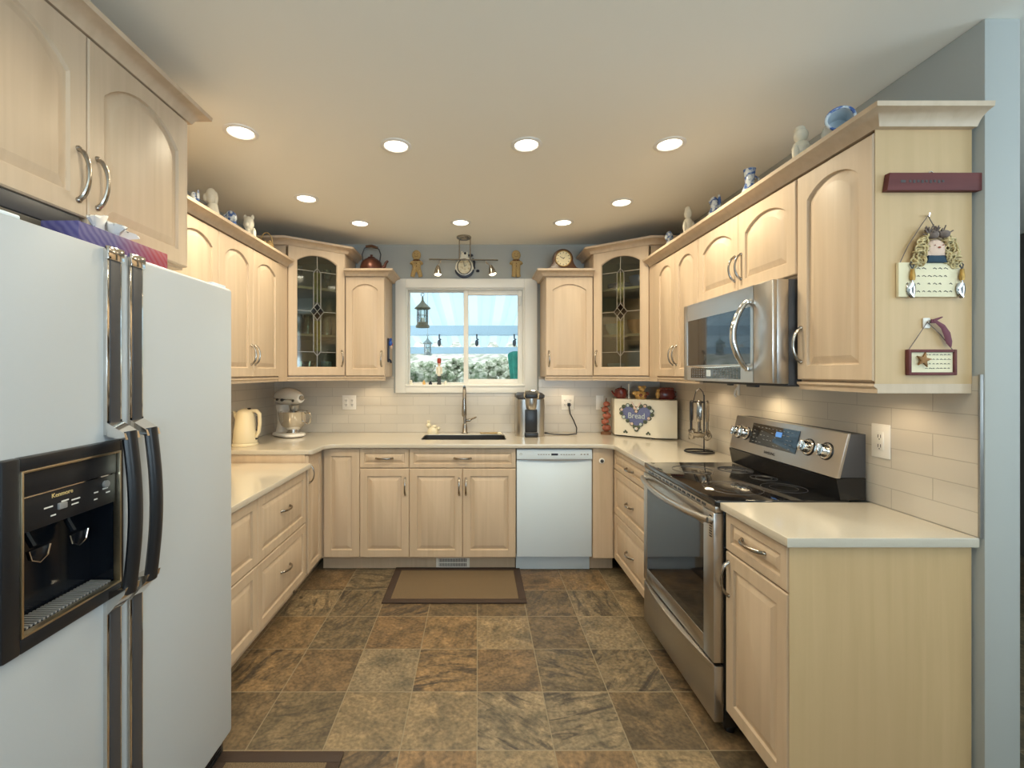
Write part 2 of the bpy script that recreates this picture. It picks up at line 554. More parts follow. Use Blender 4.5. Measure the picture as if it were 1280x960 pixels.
# ------------------------------------------------------------------ mesh helpers
class B:
    def __init__(self):
        self.bm = bmesh.new()

    def box(self, x0, y0, z0, x1, y1, z1, bev=0.0, seg=2):
        M = Matrix.LocRotScale(((x0 + x1) / 2, (y0 + y1) / 2, (z0 + z1) / 2), None,
                               (abs(x1 - x0), abs(y1 - y0), abs(z1 - z0)))
        v = bmesh.ops.create_cube(self.bm, size=1.0, matrix=M)['verts']
        if bev:
            ed = list({e for q in v for e in q.link_edges})
            g = bmesh.ops.bevel(self.bm, geom=ed, offset=bev, segments=seg, affect='EDGES', profile=0.5)
            v = list({q for f in g['faces'] for q in f.verts} | {q for q in v if q.is_valid})
        return v

    def cyl(self, p0, p1, r0, r1=None, n=20):
        p0, p1 = Vector(p0), Vector(p1)
        d = p1 - p0
        q = Vector((0, 0, 1)).rotation_difference(d.normalized())
        M = Matrix.LocRotScale((p0 + p1) / 2, q, None)
        return bmesh.ops.create_cone(self.bm, cap_ends=True, segments=n, radius1=r0,
                                     radius2=r0 if r1 is None else r1, depth=d.length, matrix=M)['verts']

    def ball(self, c, r, u=16, v=10, rot=None):
        if not isinstance(r, (tuple, list)):
            r = (r, r, r)
        M = Matrix.LocRotScale(c, rot, r)
        return bmesh.ops.create_uvsphere(self.bm, u_segments=u, v_segments=v, radius=1.0, matrix=M)['verts']

    def lathe(self, prof, c=(0, 0, 0), n=24, M=None, sx=1.0, sy=1.0):
        rings = []
        bm = self.bm
        T = Matrix.Translation(c) @ (M if M is not None else Matrix.Identity(4))
        for (r, z) in prof:
            if r < 1e-6:
                rings.append([bm.verts.new(T @ Vector((0, 0, z)))])
            else:
                rings.append([bm.verts.new(T @ Vector((r * sx * math.cos(2 * PI * k / n), r * sy * math.sin(2 * PI * k / n), z)))
                              for k in range(n)])
        for a, b in zip(rings[:-1], rings[1:]):
            for k in range(n):
                k2 = (k + 1) % n
                if len(a) == 1 and len(b) == 1:
                    continue
                if len(a) == 1:
                    bm.faces.new((a[0], b[k], b[k2]))
                elif len(b) == 1:
                    bm.faces.new((a[k], a[k2], b[0]))
                else:
                    bm.faces.new((a[k], a[k2], b[k2], b[k]))
        return [q for r_ in rings for q in r_]

    def tube(self, pts, r, n=8, closed=False, flat=1.0):
        pts = [Vector(p) for p in pts]
        m = len(pts)
        rs = r if isinstance(r, (list, tuple)) else [r] * m
        tang = []
        for i in range(m):
            if closed:
                tg = pts[(i + 1) % m] - pts[i - 1]
            else:
                tg = pts[min(i + 1, m - 1)] - pts[max(i - 1, 0)]
            tang.append(tg.normalized())
        up = Vector((0, 0, 1))
        if abs(tang[0].dot(up)) > 0.9:
            up = Vector((1, 0, 0))
        nrm = (up - tang[0] * up.dot(tang[0])).normalized()
        rings = []
        for i in range(m):
            nrm = (nrm - tang[i] * nrm.dot(tang[i])).normalized()
            bi = tang[i].cross(nrm)
            rings.append([self.bm.verts.new(pts[i] + nrm * (rs[i] * math.cos(2 * PI * k / n)) + bi * (rs[i] * flat * math.sin(2 * PI * k / n)))
                          for k in range(n)])
        seq = list(zip(rings[:-1], rings[1:]))
        if closed:
            seq.append((rings[-1], rings[0]))
        for a, b in seq:
            for k in range(n):
                k2 = (k + 1) % n
                self.bm.faces.new((a[k], a[k2], b[k2], b[k]))
        if not closed:
            self.bm.faces.new(rings[0][::-1])
            self.bm.faces.new(rings[-1])
        return [q for r_ in rings for q in r_]

    def ring(self, c, Rr, r, axis='z', n=32, k=8, sx=1.0, sy=1.0):
        pts = []
        for i in range(n):
            a = 2 * PI * i / n
            u, v = Rr * sx * math.cos(a), Rr * sy * math.sin(a)
            p = {'z': (u, v, 0), 'y': (u, 0, v), 'x': (0, u, v)}[axis]
            pts.append(Vector(c) + Vector(p))
        return self.tube(pts, r, k, closed=True)

    def prism(self, pts, a, b, axis='z', bev=0.0):
        f3 = {'z': lambda p, h: (p[0], p[1], h), 'y': lambda p, h: (p[0], h, p[1]), 'x': lambda p, h: (h, p[0], p[1])}[axis]
        bm = self.bm
        A = [bm.verts.new(f3(p, a)) for p in pts]
        D = [bm.verts.new(f3(p, b)) for p in pts]
        n = len(pts)
        fs = [bm.faces.new(A[::-1]), bm.faces.new(D)]
        for i in range(n):
            j = (i + 1) % n
            fs.append(bm.faces.new((A[i], A[j], D[j], D[i])))
        bmesh.ops.recalc_face_normals(bm, faces=fs)
        v = A + D
        if bev:
            ed = [e for e in {e for q in v for e in q.link_edges}
                  if (e.verts[0] in A) == (e.verts[1] in A)]
            g = bmesh.ops.bevel(bm, geom=ed, offset=bev, segments=2, affect='EDGES', profile=0.5)
            v = list({q for f in g['faces'] for q in f.verts} | {q for q in v if q.is_valid})
        return v

    def loops(self, Ls, cap0=True, cap1=True):
        bm = self.bm
        rings = [[bm.verts.new(p) for p in L_] for L_ in Ls]
        n = len(rings[0])
        for a, b in zip(rings[:-1], rings[1:]):
            for k in range(n):
                k2 = (k + 1) % n
                bm.faces.new((a[k], a[k2], b[k2], b[k]))
        if cap0:
            bm.faces.new(rings[0][::-1])
        if cap1:
            bm.faces.new(rings[-1])
        return [q for r_ in rings for q in r_]

    def sweep(self, path, prof, closed_prof=True):
        """path: 2D points left-to-right seen from the front; prof: (outwards, z)"""
        P = [Vector(p) for p in path]
        nr = []
        for i in range(len(P) - 1):
            d = (P[i + 1] - P[i]).normalized()
            nr.append(Vector((d.y, -d.x)))
        offs = []
        for i in range(len(P)):
            if i == 0:
                offs.append(nr[0])
            elif i == len(P) - 1:
                offs.append(nr[-1])
            else:
                a, b = nr[i - 1], nr[i]
                s = a + b
                offs.append(s / (1 + a.dot(b)))
        Ls = []
        for p, o in zip(P, offs):
            Ls.append([(p.x + o.x * u, p.y + o.y * u, z) for (u, z) in prof])
        self.loops(Ls)

    def xf(self, verts, M):
        for v in verts:
            v.co = M @ v.co

    def move(self, M):
        for v in self.bm.verts:
            v.co = M @ v.co
        return self


def obj(name, b, m, parent=None, loc=None, rot=None, smooth=True, angle=38):
    bm = b.bm if isinstance(b, B) else b
    bmesh.ops.recalc_face_normals(bm, faces=bm.faces)
    me = bpy.data.meshes.new(name)
    bm.to_mesh(me)
    bm.free()
    if m is not None:
        me.materials.append(m)
    if smooth:
        for p in me.polygons:
            p.use_smooth = True
        me.set_sharp_from_angle(angle=R(angle))
    o = bpy.data.objects.new(name, me)
    C.objects.link(o)
    if parent is not None:
        o.parent = parent
    if loc is not None:
        o.location = loc
    if rot is not None:
        o.rotation_euler = rot
    return o


def tag(o, label, cat, group=None):
    o['label'] = label
    o['category'] = cat
    if group:
        o['group'] = group
    return o


def thing(name, label, cat, loc=(0, 0, 0), rz=0.0, group=None):
    o = bpy.data.objects.new(name, None)
    o.empty_display_size = 0.1
    C.objects.link(o)
    o.location = loc
    o.rotation_euler = (0, 0, rz)
    return tag(o, label, cat, group)


def struct(name, b, m, parent=None):
    o = obj(name, b, m, parent)
    if parent is None:
        o['kind'] = 'structure'
    return o


def copy_tree(o, loc, rz=None, label=None):
    def rec(s, par):
        c = s.copy()
        C.objects.link(c)
        c.parent = par
        for ch in list(s.children):
            rec(ch, c)
        return c
    c = rec(o, None)
    c.location = loc
    if rz is not None:
        c.rotation_euler = (0, 0, rz)
    if label:
        c['label'] = label
    return c


def text(name, body, size, m, parent, loc, rot, depth=0.0006, sx=1.0):
    cu = bpy.data.curves.new(name, 'FONT')
    cu.body = body
    cu.size = size
    cu.extrude = depth
    cu.align_x = 'CENTER'
    cu.align_y = 'CENTER'
    t = bpy.data.objects.new(name, cu)
    C.objects.link(t)
    dg = bpy.context.evaluated_depsgraph_get()
    me = bpy.data.meshes.new_from_object(t.evaluated_get(dg))
    bpy.data.objects.remove(t)
    me.name = name
    me.materials.clear()
    me.materials.append(m)
    o = bpy.data.objects.new(name, me)
    C.objects.link(o)
    o.parent = parent
    o.location = loc
    o.rotation_euler = rot
    o.scale = (sx, 1, 1)
    return o


def arch_pts(x0, z0, x1, z1, rise, N=14):
    pts = [(x0, z0), (x1, z0)]
    zs = z1 - rise
    wd = (x1 - x0)
    if rise > 1e-5:
        rad = (wd * wd / 4 + rise * rise) / (2 * rise)
    for i in range(N + 1):
        s = i / N
        x = x1 - wd * s
        if rise > 1e-5:
            dx = x - (x0 + x1) / 2
            z = z1 - rad + math.sqrt(max(0, rad * rad - dx * dx))
        else:
            z = z1
        pts.append((x, z))
    return pts


def pull_bm(L=0.115, proj=0.030):
    """bow handle along z, standing off towards -y"""
    b = B()
    pts, rs = [], []
    n = 14
    for i in range(n + 1):
        s = i / n
        z = L * s
        y = -proj * (math.sin(PI * s) ** 0.55) - 0.001
        pts.append((0, y, z))
        rs.append(0.0042 + 0.0016 * abs(math.cos(PI * s)) ** 2)
    b.tube(pts, rs, 8, flat=1.25)
    for z in (0.0, L):
        b.lathe([(0.0, -0.0), (0.008, 0.0), (0.0075, 0.004), (0.005, 0.008), (0, 0.009)], (0, 0, z), 12,
                Matrix.Rotation(R(90), 4, 'X'))
    return b


def front(parent, name, x0, z0, x1, z1, arch=0.0, stile=0.052, handle=None, m=WOOD, T=0.020, plain=False, hl=0.115):
    """door or drawer front; local frame: x width, z height, front towards -y"""
    wd, ht = x1 - x0, z1 - z0
    b = B()
    N = 14

    def rc(i, y):
        return [(x, y, z) for (x, z) in arch_pts(i, i, wd - i, ht - i, 0.0, N)]

    def ac(i, y):
        return [(x, y, z) for (x, z) in arch_pts(i, i, wd - i, ht - i, arch, N)]
    if plain:
        b.loops([rc(0, 0), rc(0, -T + 0.003), rc(0.003, -T)])
    else:
        s = stile
        k = min(0.024, (min(wd, ht) - 2 * s) * 0.22)
        b.loops([rc(0, 0), rc(0, -T + 0.004), rc(0.004, -T), ac(s, -T), ac(s + 0.003, -T + 0.009), ac(s + 0.007, -T + 0.0095),
                 ac(s + 0.007 + k, -T + 0.0015), ac(s + 0.0085 + k, -T + 0.001)])
    o = obj(name, b, m, parent, (x0, 0, z0), angle=22)
    if handle:
        hx, hz, vert = handle
        ho = obj('handle', pull_bm(hl), NICKEL, o)
        if vert:
            ho.location = (hx - x0, -T, hz - z0 - hl / 2)
        else:
            ho.location = (hx - x0 - hl / 2, -T, hz - z0)
            ho.rotation_euler = (0, R(90), 0)
    return o


G = 0.0015  # gap round fronts


def box_part(parent, name, m, *a, bev=0.0):
    b = B()
    b.box(*a, bev=bev)
    return obj(name, b, m, parent)


def base_cabinet(label, loc, rz, wd, dep, top, group='base cabinets', toe=True, open_top=False):
    t = thing('base_cabinet', label, 'cabinet', loc, rz, group)
    b = B()
    if open_top:
        b.box(0, 0, .10, .018, dep, top)
        b.box(wd - .018, 0, .10, wd, dep, top)
        b.box(.018, 0, .10, wd - .018, dep, .118)
        b.box(.018, dep - .012, .118, wd - .018, dep, top)
        b.box(.018, 0, .118, wd - .018, .016, top)
    else:
        b.box(0, 0, .10, wd, dep, top, bev=0.001, seg=1)
    obj('carcass', b, WOOD, t)
    if toe:
        box_part(t, 'toe_kick', WOOD, 0, 0.065, 0, wd, 0.085, .10)
    return t


def wall_cabinet(label, loc, rz, wd, dep, z0, z1, rail=True, rail_end=False):
    t = thing('wall_cabinet', label, 'cabinet', loc, rz, 'wall cabinets')
    box_part(t, 'carcass', WOOD, 0, 0, z0, wd, dep, z1, bev=0.001)
    if rail:
        b = B()
        b.prism([(-.018, z0), (-.018, z0 - .008), (-.008, z0 - .016), (-.008, z0 - .029), (.012, z0 - .029), (.012, z0)], 0, wd, 'x')
        if rail_end:
            b.box(wd - .016, .012, z0 - .029, wd, dep, z0)
        obj('light_rail', b, WOOD, t)
    return t


CROWN = [(0.0, -.012), (0.020, -.012), (0.023, -.006), (0.027, .002), (0.034, .010), (0.046, .018), (0.058, .022), (0.066, .024), (0.068, .038), (0.0, .038)]


def crown_bm(path, z, k=1.0):
    b = B()
    b.sweep(path, [(u, z + dz * k) for (u, dz) in CROWN])
    return b


# ------------------------------------------------------------------ the room
YB, XR, XL, ZC = 3.82, 1.53, -1.71, 2.485
YREAR, XFAR, YW = -3.0, 4.2, 1.375
WX0, WX1, WZ0, WZ1 = -0.605, 0.398, 1.300, 2.125      # window opening

b = B(); b.box(XL - .1, YREAR - .1, -.05, XFAR + .1, YB + .12, 0); struct('floor', b, SLATE)
b = B(); b.box(XL - .1, YREAR - .1, ZC, XFAR + .1, YB + .12, ZC + .05); struct('ceiling', b, CEIL)
b = B(); b.box(XL - .1, YREAR, 0, XL, YB, ZC); struct('wall_left', b, PAINT)
b = B()
b.box(XL - .1, YB, 0, WX0, YB + .12, ZC)
b.box(WX1, YB, 0, XFAR, YB + .12, ZC)
b.box(WX0, YB, 0, WX1, YB + .12, WZ0)
b.box(WX0, YB, WZ1, WX1, YB + .12, ZC)
struct('wall_back', b, PAINT)
b = B(); b.box(XR, YW, 0, XR + .108, YB, ZC, bev=0.004); struct('wall_right', b, PAINT)
b = B()
b.box(XFAR, 0.9, 0, XFAR + .1, YB, ZC)
struct('wall_far', b, TAUPE)
b = B()
b.box(XFAR, YREAR, 0, XFAR + .1, -1.4, ZC); b.box(XFAR, 0.2, 0, XFAR + .1, 0.9, ZC); b.box(XFAR, -1.4, 0, XFAR + .1, 0.2, 1.15); b.box(XFAR, -1.4, 2.28, XFAR + .1, 0.2, ZC)
struct('wall_side', b, DINING)
b = B()
b.box(XL, YREAR - .1, 0, .2, YREAR, ZC); b.box(1.6, YREAR - .1, 0, XFAR, YREAR, ZC)
b.box(.2, YREAR - .1, 0, 1.6, YREAR, 1.35); b.box(.2, YREAR - .1, 2.3, 1.6, YREAR, ZC)
struct('wall_rear', b, DINING)

# tiled splash areas
b = B()
b.box(XL, YB - .008, .914, -.70, YB, 1.38)
b.box(-.70, YB - .008, .914, .51, YB, 1.243)
b.box(.51, YB - .008, .914, XR, YB, 1.38)
struct('trim_1', b, TILE_X)
b = B(); b.box(XR - .008, 1.385, .914, XR, YB - .008, 1.405); struct('trim_2', b, TILE_Y)
b = B(); b.box(XL, 1.75, .83, XL + .008, YB - .008, 1.38); struct('trim_3', b, TILE_Y)
b = B(); b.box(XR - .011, 1.378, .914, XR, 1.385, 1.410, bev=.001); struct('trim_4', b, TRIMG)

# window
win = B()
x0, x1, z0, z1 = -.685, .497, 1.243, 2.195
for (a0, c0, a1, c1) in ((x0, z0, WX0 + .006, z1), (WX1 - .006, z0, x1, z1), (WX0 + .006, WZ1 - .006, WX1 - .006, z1), (WX0 + .006, z0, WX1 - .006, WZ0 + .006)):
    win.box(a0, YB - .022, c0, a1, YB + .0, c1, bev=.003)
wo = struct('window_1', win, VINYL)


def frame_bm(x0, z0, x1, z1, t, y0, y1, bev=.003):
    b = B()
    b.box(x0, y0, z0, x0 + t, y1, z1, bev=bev)
    b.box(x1 - t, y0, z0, x1, y1, z1, bev=bev)
    b.box(x0 + t, y0, z0, x1 - t, y1, z0 + t, bev=bev)
    b.box(x0 + t, y0, z1 - t, x1 - t, y1, z1, bev=bev)
    return b


obj('window_frame', frame_bm(WX0, WZ0, WX1, WZ1, .018, YB, YB + .10), VINYL, wo)
obj('fixed_sash', frame_bm(WX0 + .018, WZ0 + .018, -.085, WZ1 - .018, .012, YB + .065, YB + .088), VINYL, wo)
obj('sliding_sash', frame_bm(-.118, WZ0 + .018, WX1 - .018, WZ1 - .018, .040, YB + .03, YB + .058), VINYL, wo)
b = B(); b.box(WX0 + .03, YB + .075, WZ0 + .03, -.097, YB + .079, WZ1 - .03); obj('pane', b, PANE, wo)
b = B(); b.box(-.078, YB + .042, WZ0 + .058, WX1 - .058, YB + .046, WZ1 - .058); obj('pane', b, PANE, wo)
b = B(); b.box(WX1 - .052, YB + .010, 1.98, WX1 - .036, YB + .03, 2.06, bev=.003); b.box(WX1 - .05, YB + .004, 2.045, WX1 - .038, YB + .012, 2.06, bev=.002)
obj('sash_latch', b, VINYL, wo)
b = B(); b.box(WX0 + .002, YB - .03, WZ0 - .004, WX1 - .002, YB + .03, WZ0 + .012, bev=.004); obj('window_sill', b, VINYL, wo)

# ------------------------------------------------------------------ outdoors beyond the window
b = B(); b.box(-14, YB + .14, -.65, 16, 40, -.6); o = struct('ground', b, GROUND)


def roof_z(y):
    return 2.62 - .125 * (y - 3.9)


def corrugated(y0, y1, zo):
    b = B()
    n = 150
    xs = [-4.5 + 9.5 * i / n for i in range(n + 1)]
    prof = []
    for i, x in enumerate(xs):
        k = i % 6
        prof.append((x, .0 if k in (0, 1, 2) else .10))
    A = [b.bm.verts.new((x, y0, roof_z(y0) + h + zo)) for x, h in prof]
    D = [b.bm.verts.new((x, y1, roof_z(y1) + h + zo)) for x, h in prof]
    for i in range(n):
        b.bm.faces.new((A[i], A[i + 1], D[i + 1], D[i]))
    return b


def solid(o, t):
    md = o.modifiers.new('thickness', 'SOLIDIFY')
    md.thickness = t
    md.offset = 0


pr = thing('patio_roof', 'white ribbed patio cover seen through the window', 'patio roof', (0, YB + .2, 2.6))


def shift(b, o):
    return b.move(Matrix.Translation(-Vector(o.location)))


def roof_mat():
    m = bpy.data.materials.new('translucent_panel')
    m.use_nodes = True
    t = m.node_tree
    t.nodes.clear()
    o = t.nodes.new('ShaderNodeOutputMaterial')
    d = t.nodes.new('ShaderNodeBsdfDiffuse')
    d.inputs[0].default_value = (.55, .68, .73, 1)
    tr = t.nodes.new('ShaderNodeBsdfTranslucent')
    tr.inputs[0].default_value = (.55, .68, .73, 1)
    nz = t.nodes.new('ShaderNodeTexNoise')
    nz.inputs['Scale'].default_value = 1.2
    mx = t.nodes.new('ShaderNodeMixShader')
    mr = t.nodes.new('ShaderNodeMapRange')
    mr.inputs['To Min'].default_value = .35
    mr.inputs['To Max'].default_value = .65
    t.links.new(nz.outputs[0], mr.inputs[0])
    t.links.new(mr.outputs[0], mx.inputs[0])
    t.links.new(d.outputs[0], mx.inputs[1])
    t.links.new(tr.outputs[0], mx.inputs[2])
    t.links.new(mx.outputs[0], o.inputs[0])
    return m


RM = roof_mat()
for (y0, y1) in ((YB + .2, 7.45), (7.45, 9.4)):
    ro = obj('roof_panel', shift(corrugated(y0, y1, 0), pr), RM, pr, smooth=False)
for y, h in ((7.45, .16), (9.4, .14)):
    b = B(); b.box(-4.5, y - .05, roof_z(y) - h, 5.0, y + .05, roof_z(y) - .005); obj('beam', shift(b, pr), BEAM, pr)
for x in (-4.3, 4.8):
    b = B(); b.box(x - .06, 9.34, -.6, x + .06, 9.46, roof_z(9.4) - .14); obj('post', shift(b, pr), BEAM, pr)
for i, px in enumerate((549, 596, 643)):
    x = (px - 597) * 7.35 / 570
    b = B()
    b.tube([(x, 7.38, roof_z(7.45) - .15), (x, 7.36, roof_z(7.45) - .22), (x + .03, 7.36, roof_z(7.45) - .24)], .012, 6)
    b.ball((x, 7.36, roof_z(7.45) - .29), (.03, .03, .055))
    tag(obj('patio_bulb', b, DARKG), ('dark bulb under the patio beam, %s of three' % ('leftmost', 'middle one', 'rightmost')[i]), 'light bulb', 'bulbs under the patio beam')

# hillside
b = B()
nx, ny = 50, 24
vv = {}
for i in range(nx + 1):
    for j in range(ny + 1):
        x = -22 + 46 * i / nx
        y = 13 + 22 * j / ny
        z = -.5 + (y - 13) * .26 + .5 * math.sin(x * .5 + y * .3) * math.sin(y * .41) + .35 * random.random()
        vv[i, j] = b.bm.verts.new((x, y, z))
for i in range(nx):
    for j in range(ny):
        b.bm.faces.new((vv[i, j], vv[i + 1, j], vv[i + 1, j + 1], vv[i, j + 1]))
struct('hillside', b, HILLM)


def bush(b, cx, cy, z0, r, h):
    for k in range(95):
        a, q = random.random() * 2 * PI, random.random()
        rr = r * math.sqrt(random.random()) * (1 - .25 * q)
        s = r * (.18 + .22 * random.random())
        v = b.ball((cx + rr * math.cos(a), cy + rr * math.sin(a) * .7, z0 + h * (.1 + .85 * q)), (s, s, s * .8), 8, 6)
        for p in v:
            p.co += Vector((random.uniform(-1, 1), random.uniform(-1, 1), random.uniform(-1, 1))) * s * .22


BNAMES = ('farthest left in the window', 'left of the red nutcracker', 'behind the red nutcracker', 'just left of the window bar', 'just right of the window bar', 'in the middle of the right pane', 'behind the green umbrella')
for i, (px, y, h) in enumerate(((508, 10.3, 2.1), (528, 12.7, 2.25), (548, 11.5, 2.2), (569, 14.0, 2.4), (592, 10.4, 2.2), (617, 12.8, 2.35), (643, 11.6, 2.2))):
    b = B()
    x = (px - 597) * y / 570
    bush(b, x, y, -.65, .40, h + .15)
    tag(obj('bush', b, BUSHM), 'pale leafy bush beyond the patio, %s' % BNAMES[i], 'bush', 'bushes beyond the patio')

# closed green umbrella outside
u = thing('patio_umbrella', 'closed green patio umbrella outside the right window pane', 'umbrella', (.62, 6.6, -.6))
b = B(); b.cyl((0, 0, 0), (0, 0, 2.45), .022); obj('pole', b, BEAM, u)
b = B(); b.lathe([(.03, .9), (.045, 1.0), (.06, 1.4), (.085, 1.9), (.115, 2.27), (.09, 2.30), (.03, 2.32)], (0, 0, 0), 14)
for i, v in enumerate(b.bm.verts):
    if i % 2:
        v.co.x *= .72; v.co.y *= .72
b.move(Matrix.Rotation(R(-2), 4, 'Y')); obj('canopy', b, GREENU, u)
b = B(); b.lathe([(0, 0), (.25, 0), (.25, .05), (.04, .08), (0, .08)], (0, 0, 0), 20); obj('base', b, GREYP, u)


def lantern(label, x, y, ztop, sc, m):
    t = thing('hanging_lantern', label, 'lantern', (x, y, ztop), 0, 'lanterns outside the window')
    r = .046 * sc
    b = B(); b.lathe([(0, 0), (.006 * sc, -.005), (.008 * sc, -.03 * sc), (.02 * sc, -.05 * sc), (r * 1.0, -.075 * sc), (r * 1.35, -.09 * sc), (r * 1.3, -.098 * sc), (r * .5, -.098 * sc), (0, -.098 * sc)], (0, 0, 0), 8)
    b.ring((0, 0, .012 * sc), .012 * sc, .002 * sc, 'y', 14, 6); obj('roof', b, m, t)
    b = B(); b.lathe([(0, -.20 * sc), (r * .95, -.20 * sc), (r * .95, -.215 * sc), (r * 1.15, -.225 * sc), (r * 1.15, -.24 * sc), (0, -.24 * sc)], (0, 0, 0), 16); obj('base', b, m, t)
    b = B()
    for k in range(6):
        a = 2 * PI * k / 6 + .3
        b.cyl((r * .9 * math.cos(a), r * .9 * math.sin(a), -.2 * sc), (r * .9 * math.cos(a), r * .9 * math.sin(a), -.09 * sc), .0032 * sc, None, 6)
    b.ring((0, 0, -.145 * sc), r * .9, .002 * sc, 'z', 18, 5)
    obj('cage', b, m, t)
    b = B(); b.lathe([(r * .8, -.2 * sc), (r * .8, -.1 * sc)], (0, 0, 0), 16); obj('glass', b, CLEAR, t)
    b = B(); b.cyl((0, 0, -.2 * sc), (0, 0, -.165 * sc), .018 * sc); obj('candle', b, PORC, t)
    b = B(); b.tube([(0, 0, .02 * sc), (0, 0, roof_z(y) - ztop)], .002 * sc, 5); obj('hanging_wire', b, m, t)
    return t


lantern('large bronze lantern hanging highest in the left window pane', -.485, 4.02 + .0, 2.085, 1.15, VERDI)
lantern('smaller grey lantern hanging below the bronze one outside', (534.5 - 597) * 5.4 / 570, 5.4, EYE + (465 - 420) * 5.4 / 570, .95, GREYL)

# small things standing on the window sill
SZ = WZ0 + .012
SY = YB + .004


def sill_item(name, label, cat, px, prof, m, n=14):
    b = B()
    b.lathe(prof, (0, 0, 0), n)
    return tag(obj(name, b, m, None, ((px - 597) * SY / 570, SY, SZ)), label, cat, 'ornaments on the window sill')


sill_item('figurine', 'tiny cream ornament leftmost on the window sill', 'figurine', 514, [(0, 0), (.013, 0), (.014, .012), (.008, .022), (.011, .03), (.006, .038), (0, .04)], PORC)
sill_item('small_bottle', 'tiny amber bottle second from left on the sill', 'bottle', 530, [(0, 0), (.012, 0), (.013, .018), (.006, .028), (.006, .036), (0, .036)], AMBER)
sill_item('small_bottle', 'tiny black and white bottle on the sill beside the amber one', 'bottle', 538, [(0, 0), (.015, 0), (.015, .014), (.008, .02), (.008, .028), (0, .03)], NAVY)
sill_item('figurine', 'tiny pale ornament right of the nutcracker on the sill', 'figurine', 557, [(0, 0), (.012, 0), (.012, .02), (.009, .028), (0, .034)], PORC)
t = thing('nutcracker', 'tall thin red and cream nutcracker standing on the sill', 'figurine', ((549 - 597) * SY / 570, SY, SZ), 0, 'ornaments on the window sill')
b = B(); b.box(-.018, -.014, 0, .018, .014, .012, bev=.002); b.cyl((-.008, 0, .012), (-.008, 0, .07), .007); b.cyl((.008, 0, .012), (.008, 0, .07), .007); obj('leg', b, DARKG, t)
b = B(); b.lathe([(.006, .07), (.016, .075), (.014, .12), (.018, .15), (.006, .156)], (0, 0, 0), 14); b.cyl((-.022, 0, .09), (-.02, 0, .148), .006); b.cyl((.022, 0, .09), (.02, 0, .148), .006); obj('torso', b, PORC, t)
b = B(); b.ball((0, 0, .17), (.013, .013, .016)); obj('head', b, SKIN, t)
b = B(); b.lathe([(.014, .178), (.017, .19), (.017, .215), (.010, .222), (0, .222)], (0, 0, 0), 14); obj('hat', b, RED, t)

# ------------------------------------------------------------------ base cabinets along the back wall
YF = 3.23          # carcass front of the back run
TOP = .884
dep = 3.808 - YF
t = base_cabinet('narrow full-height base cabinet without handle in the left back corner', (-1.115, YF, 0), 0, .284, dep, TOP)
front(t, 'door', .028 + G, .112, .284 - G, .878)
t = base_cabinet('base cabinet with one drawer over one door left of the sink unit', (-.831, YF, 0), 0, .3495, dep, TOP)
front(t, 'drawer', G, .742, .3495 - G, .878, stile=.030, handle=(.175, .810, False))
front(t, 'door', G, .112, .3495 - G, .736, handle=(.3495 - .028, .612, True))
t = base_cabinet('wide sink base cabinet under the window with two doors', (-.4815, YF, 0), 0, .7515, dep, TOP, open_top=True)
front(t, 'false_drawer_front', G, .742, .7515 - G, .878, stile=.030, handle=(.376, .810, False))
front(t, 'door', G, .112, .375 - G, .736, handle=(.375 - .024, .612, True))
front(t, 'door', .375 + G, .112, .7515 - G, .736, handle=(.375 + .024, .612, True))
t = base_cabinet('plain corner base panel with round knob right of the dishwasher', (.808, YF, 0), 0, .165, dep, TOP)
front(t, 'panel', G, .105, .149, .880, plain=True)
b = B(); b.lathe([(0, 0), (.020, 0), (.020, .004), (.014, .006), (0, .006)], (0, 0, 0), 24, Matrix.Rotation(R(90), 4, 'X'))
kn = obj('push_button_plate', b, PLASTIC, t, (.066, -.020, .792))
b = B(); b.lathe([(0, .004), (.012, .004), (.012, .010), (.009, .012), (0, .012)], (0, 0, 0), 20, Matrix.Rotation(R(90), 4, 'X'))
obj('button', b, DARKG, kn)

# floor register in the toe kick
t = thing('floor_register', 'white louvred vent grille in the toe kick under the sink', 'vent', (-.30, YF + .0645, .002))
b = B(); b.box(0, -.006, 0, .242, 0, .082, bev=.002); obj('frame', b, PLASTIC, t)
b = B(); b.box(.022, -.0068, .014, .220, -.0055, .070); obj('opening', b, DARKG, t)
b = B()
for k in range(17):
    b.box(.026 + k * .0115, -.009, .014, .0305 + k * .0115, -.0065, .070)
b.box(.022, -.0092, .039, .220, -.0066, .045)
obj('louvre', b, PLASTIC, t)

# dishwasher
t = thing('dishwasher', 'white built-in dishwasher between sink cabinet and corner panel', 'dishwasher', (.272, YF, 0))
wd = .534
box_part(t, 'tub', GREYP, .006, .0, .11, wd - .006, dep - .02, .872)
b = B(); b.box(.003, -.024, .118, wd - .003, 0, .800, bev=.004); obj('door', b, WHITE, t)
b = B()
b.prism([(0.0, .806), (-.030, .806), (-.033, .815), (-.028, .874), (0, .874)], .003, wd - .003, 'x'); cp = obj('control_panel', b, WHITE, t)
b = B()
pts = [(.003, .8055)] + [(.003 + (wd - .006) * i / 16, .8045 - .012 * math.sin(PI * i / 16)) for i in range(17)] + [(wd - .003, .8055)]
b.prism([(p[0], p[1]) for p in pts], -.033, -.02, 'y'); obj('grip_lip', b, GREYP, cp)
b = B(); b.box(.245, -.0325, .832, .292, -.0285, .846); obj('display', b, NAVY, cp)
b = B()
for k in range(5):
    b.box(.15 + k * .018, -.0322, .836, .162 + k * .018, -.029, .841)
for k in range(6):
    b.box(.31 + k * .018, -.0322, .836, .322 + k * .018, -.029, .841)
for k in range(3):
    b.box(.45 + k * .022, -.0322, .836, .462 + k * .022, -.029, .843)
obj('button', b, GREYP, cp)
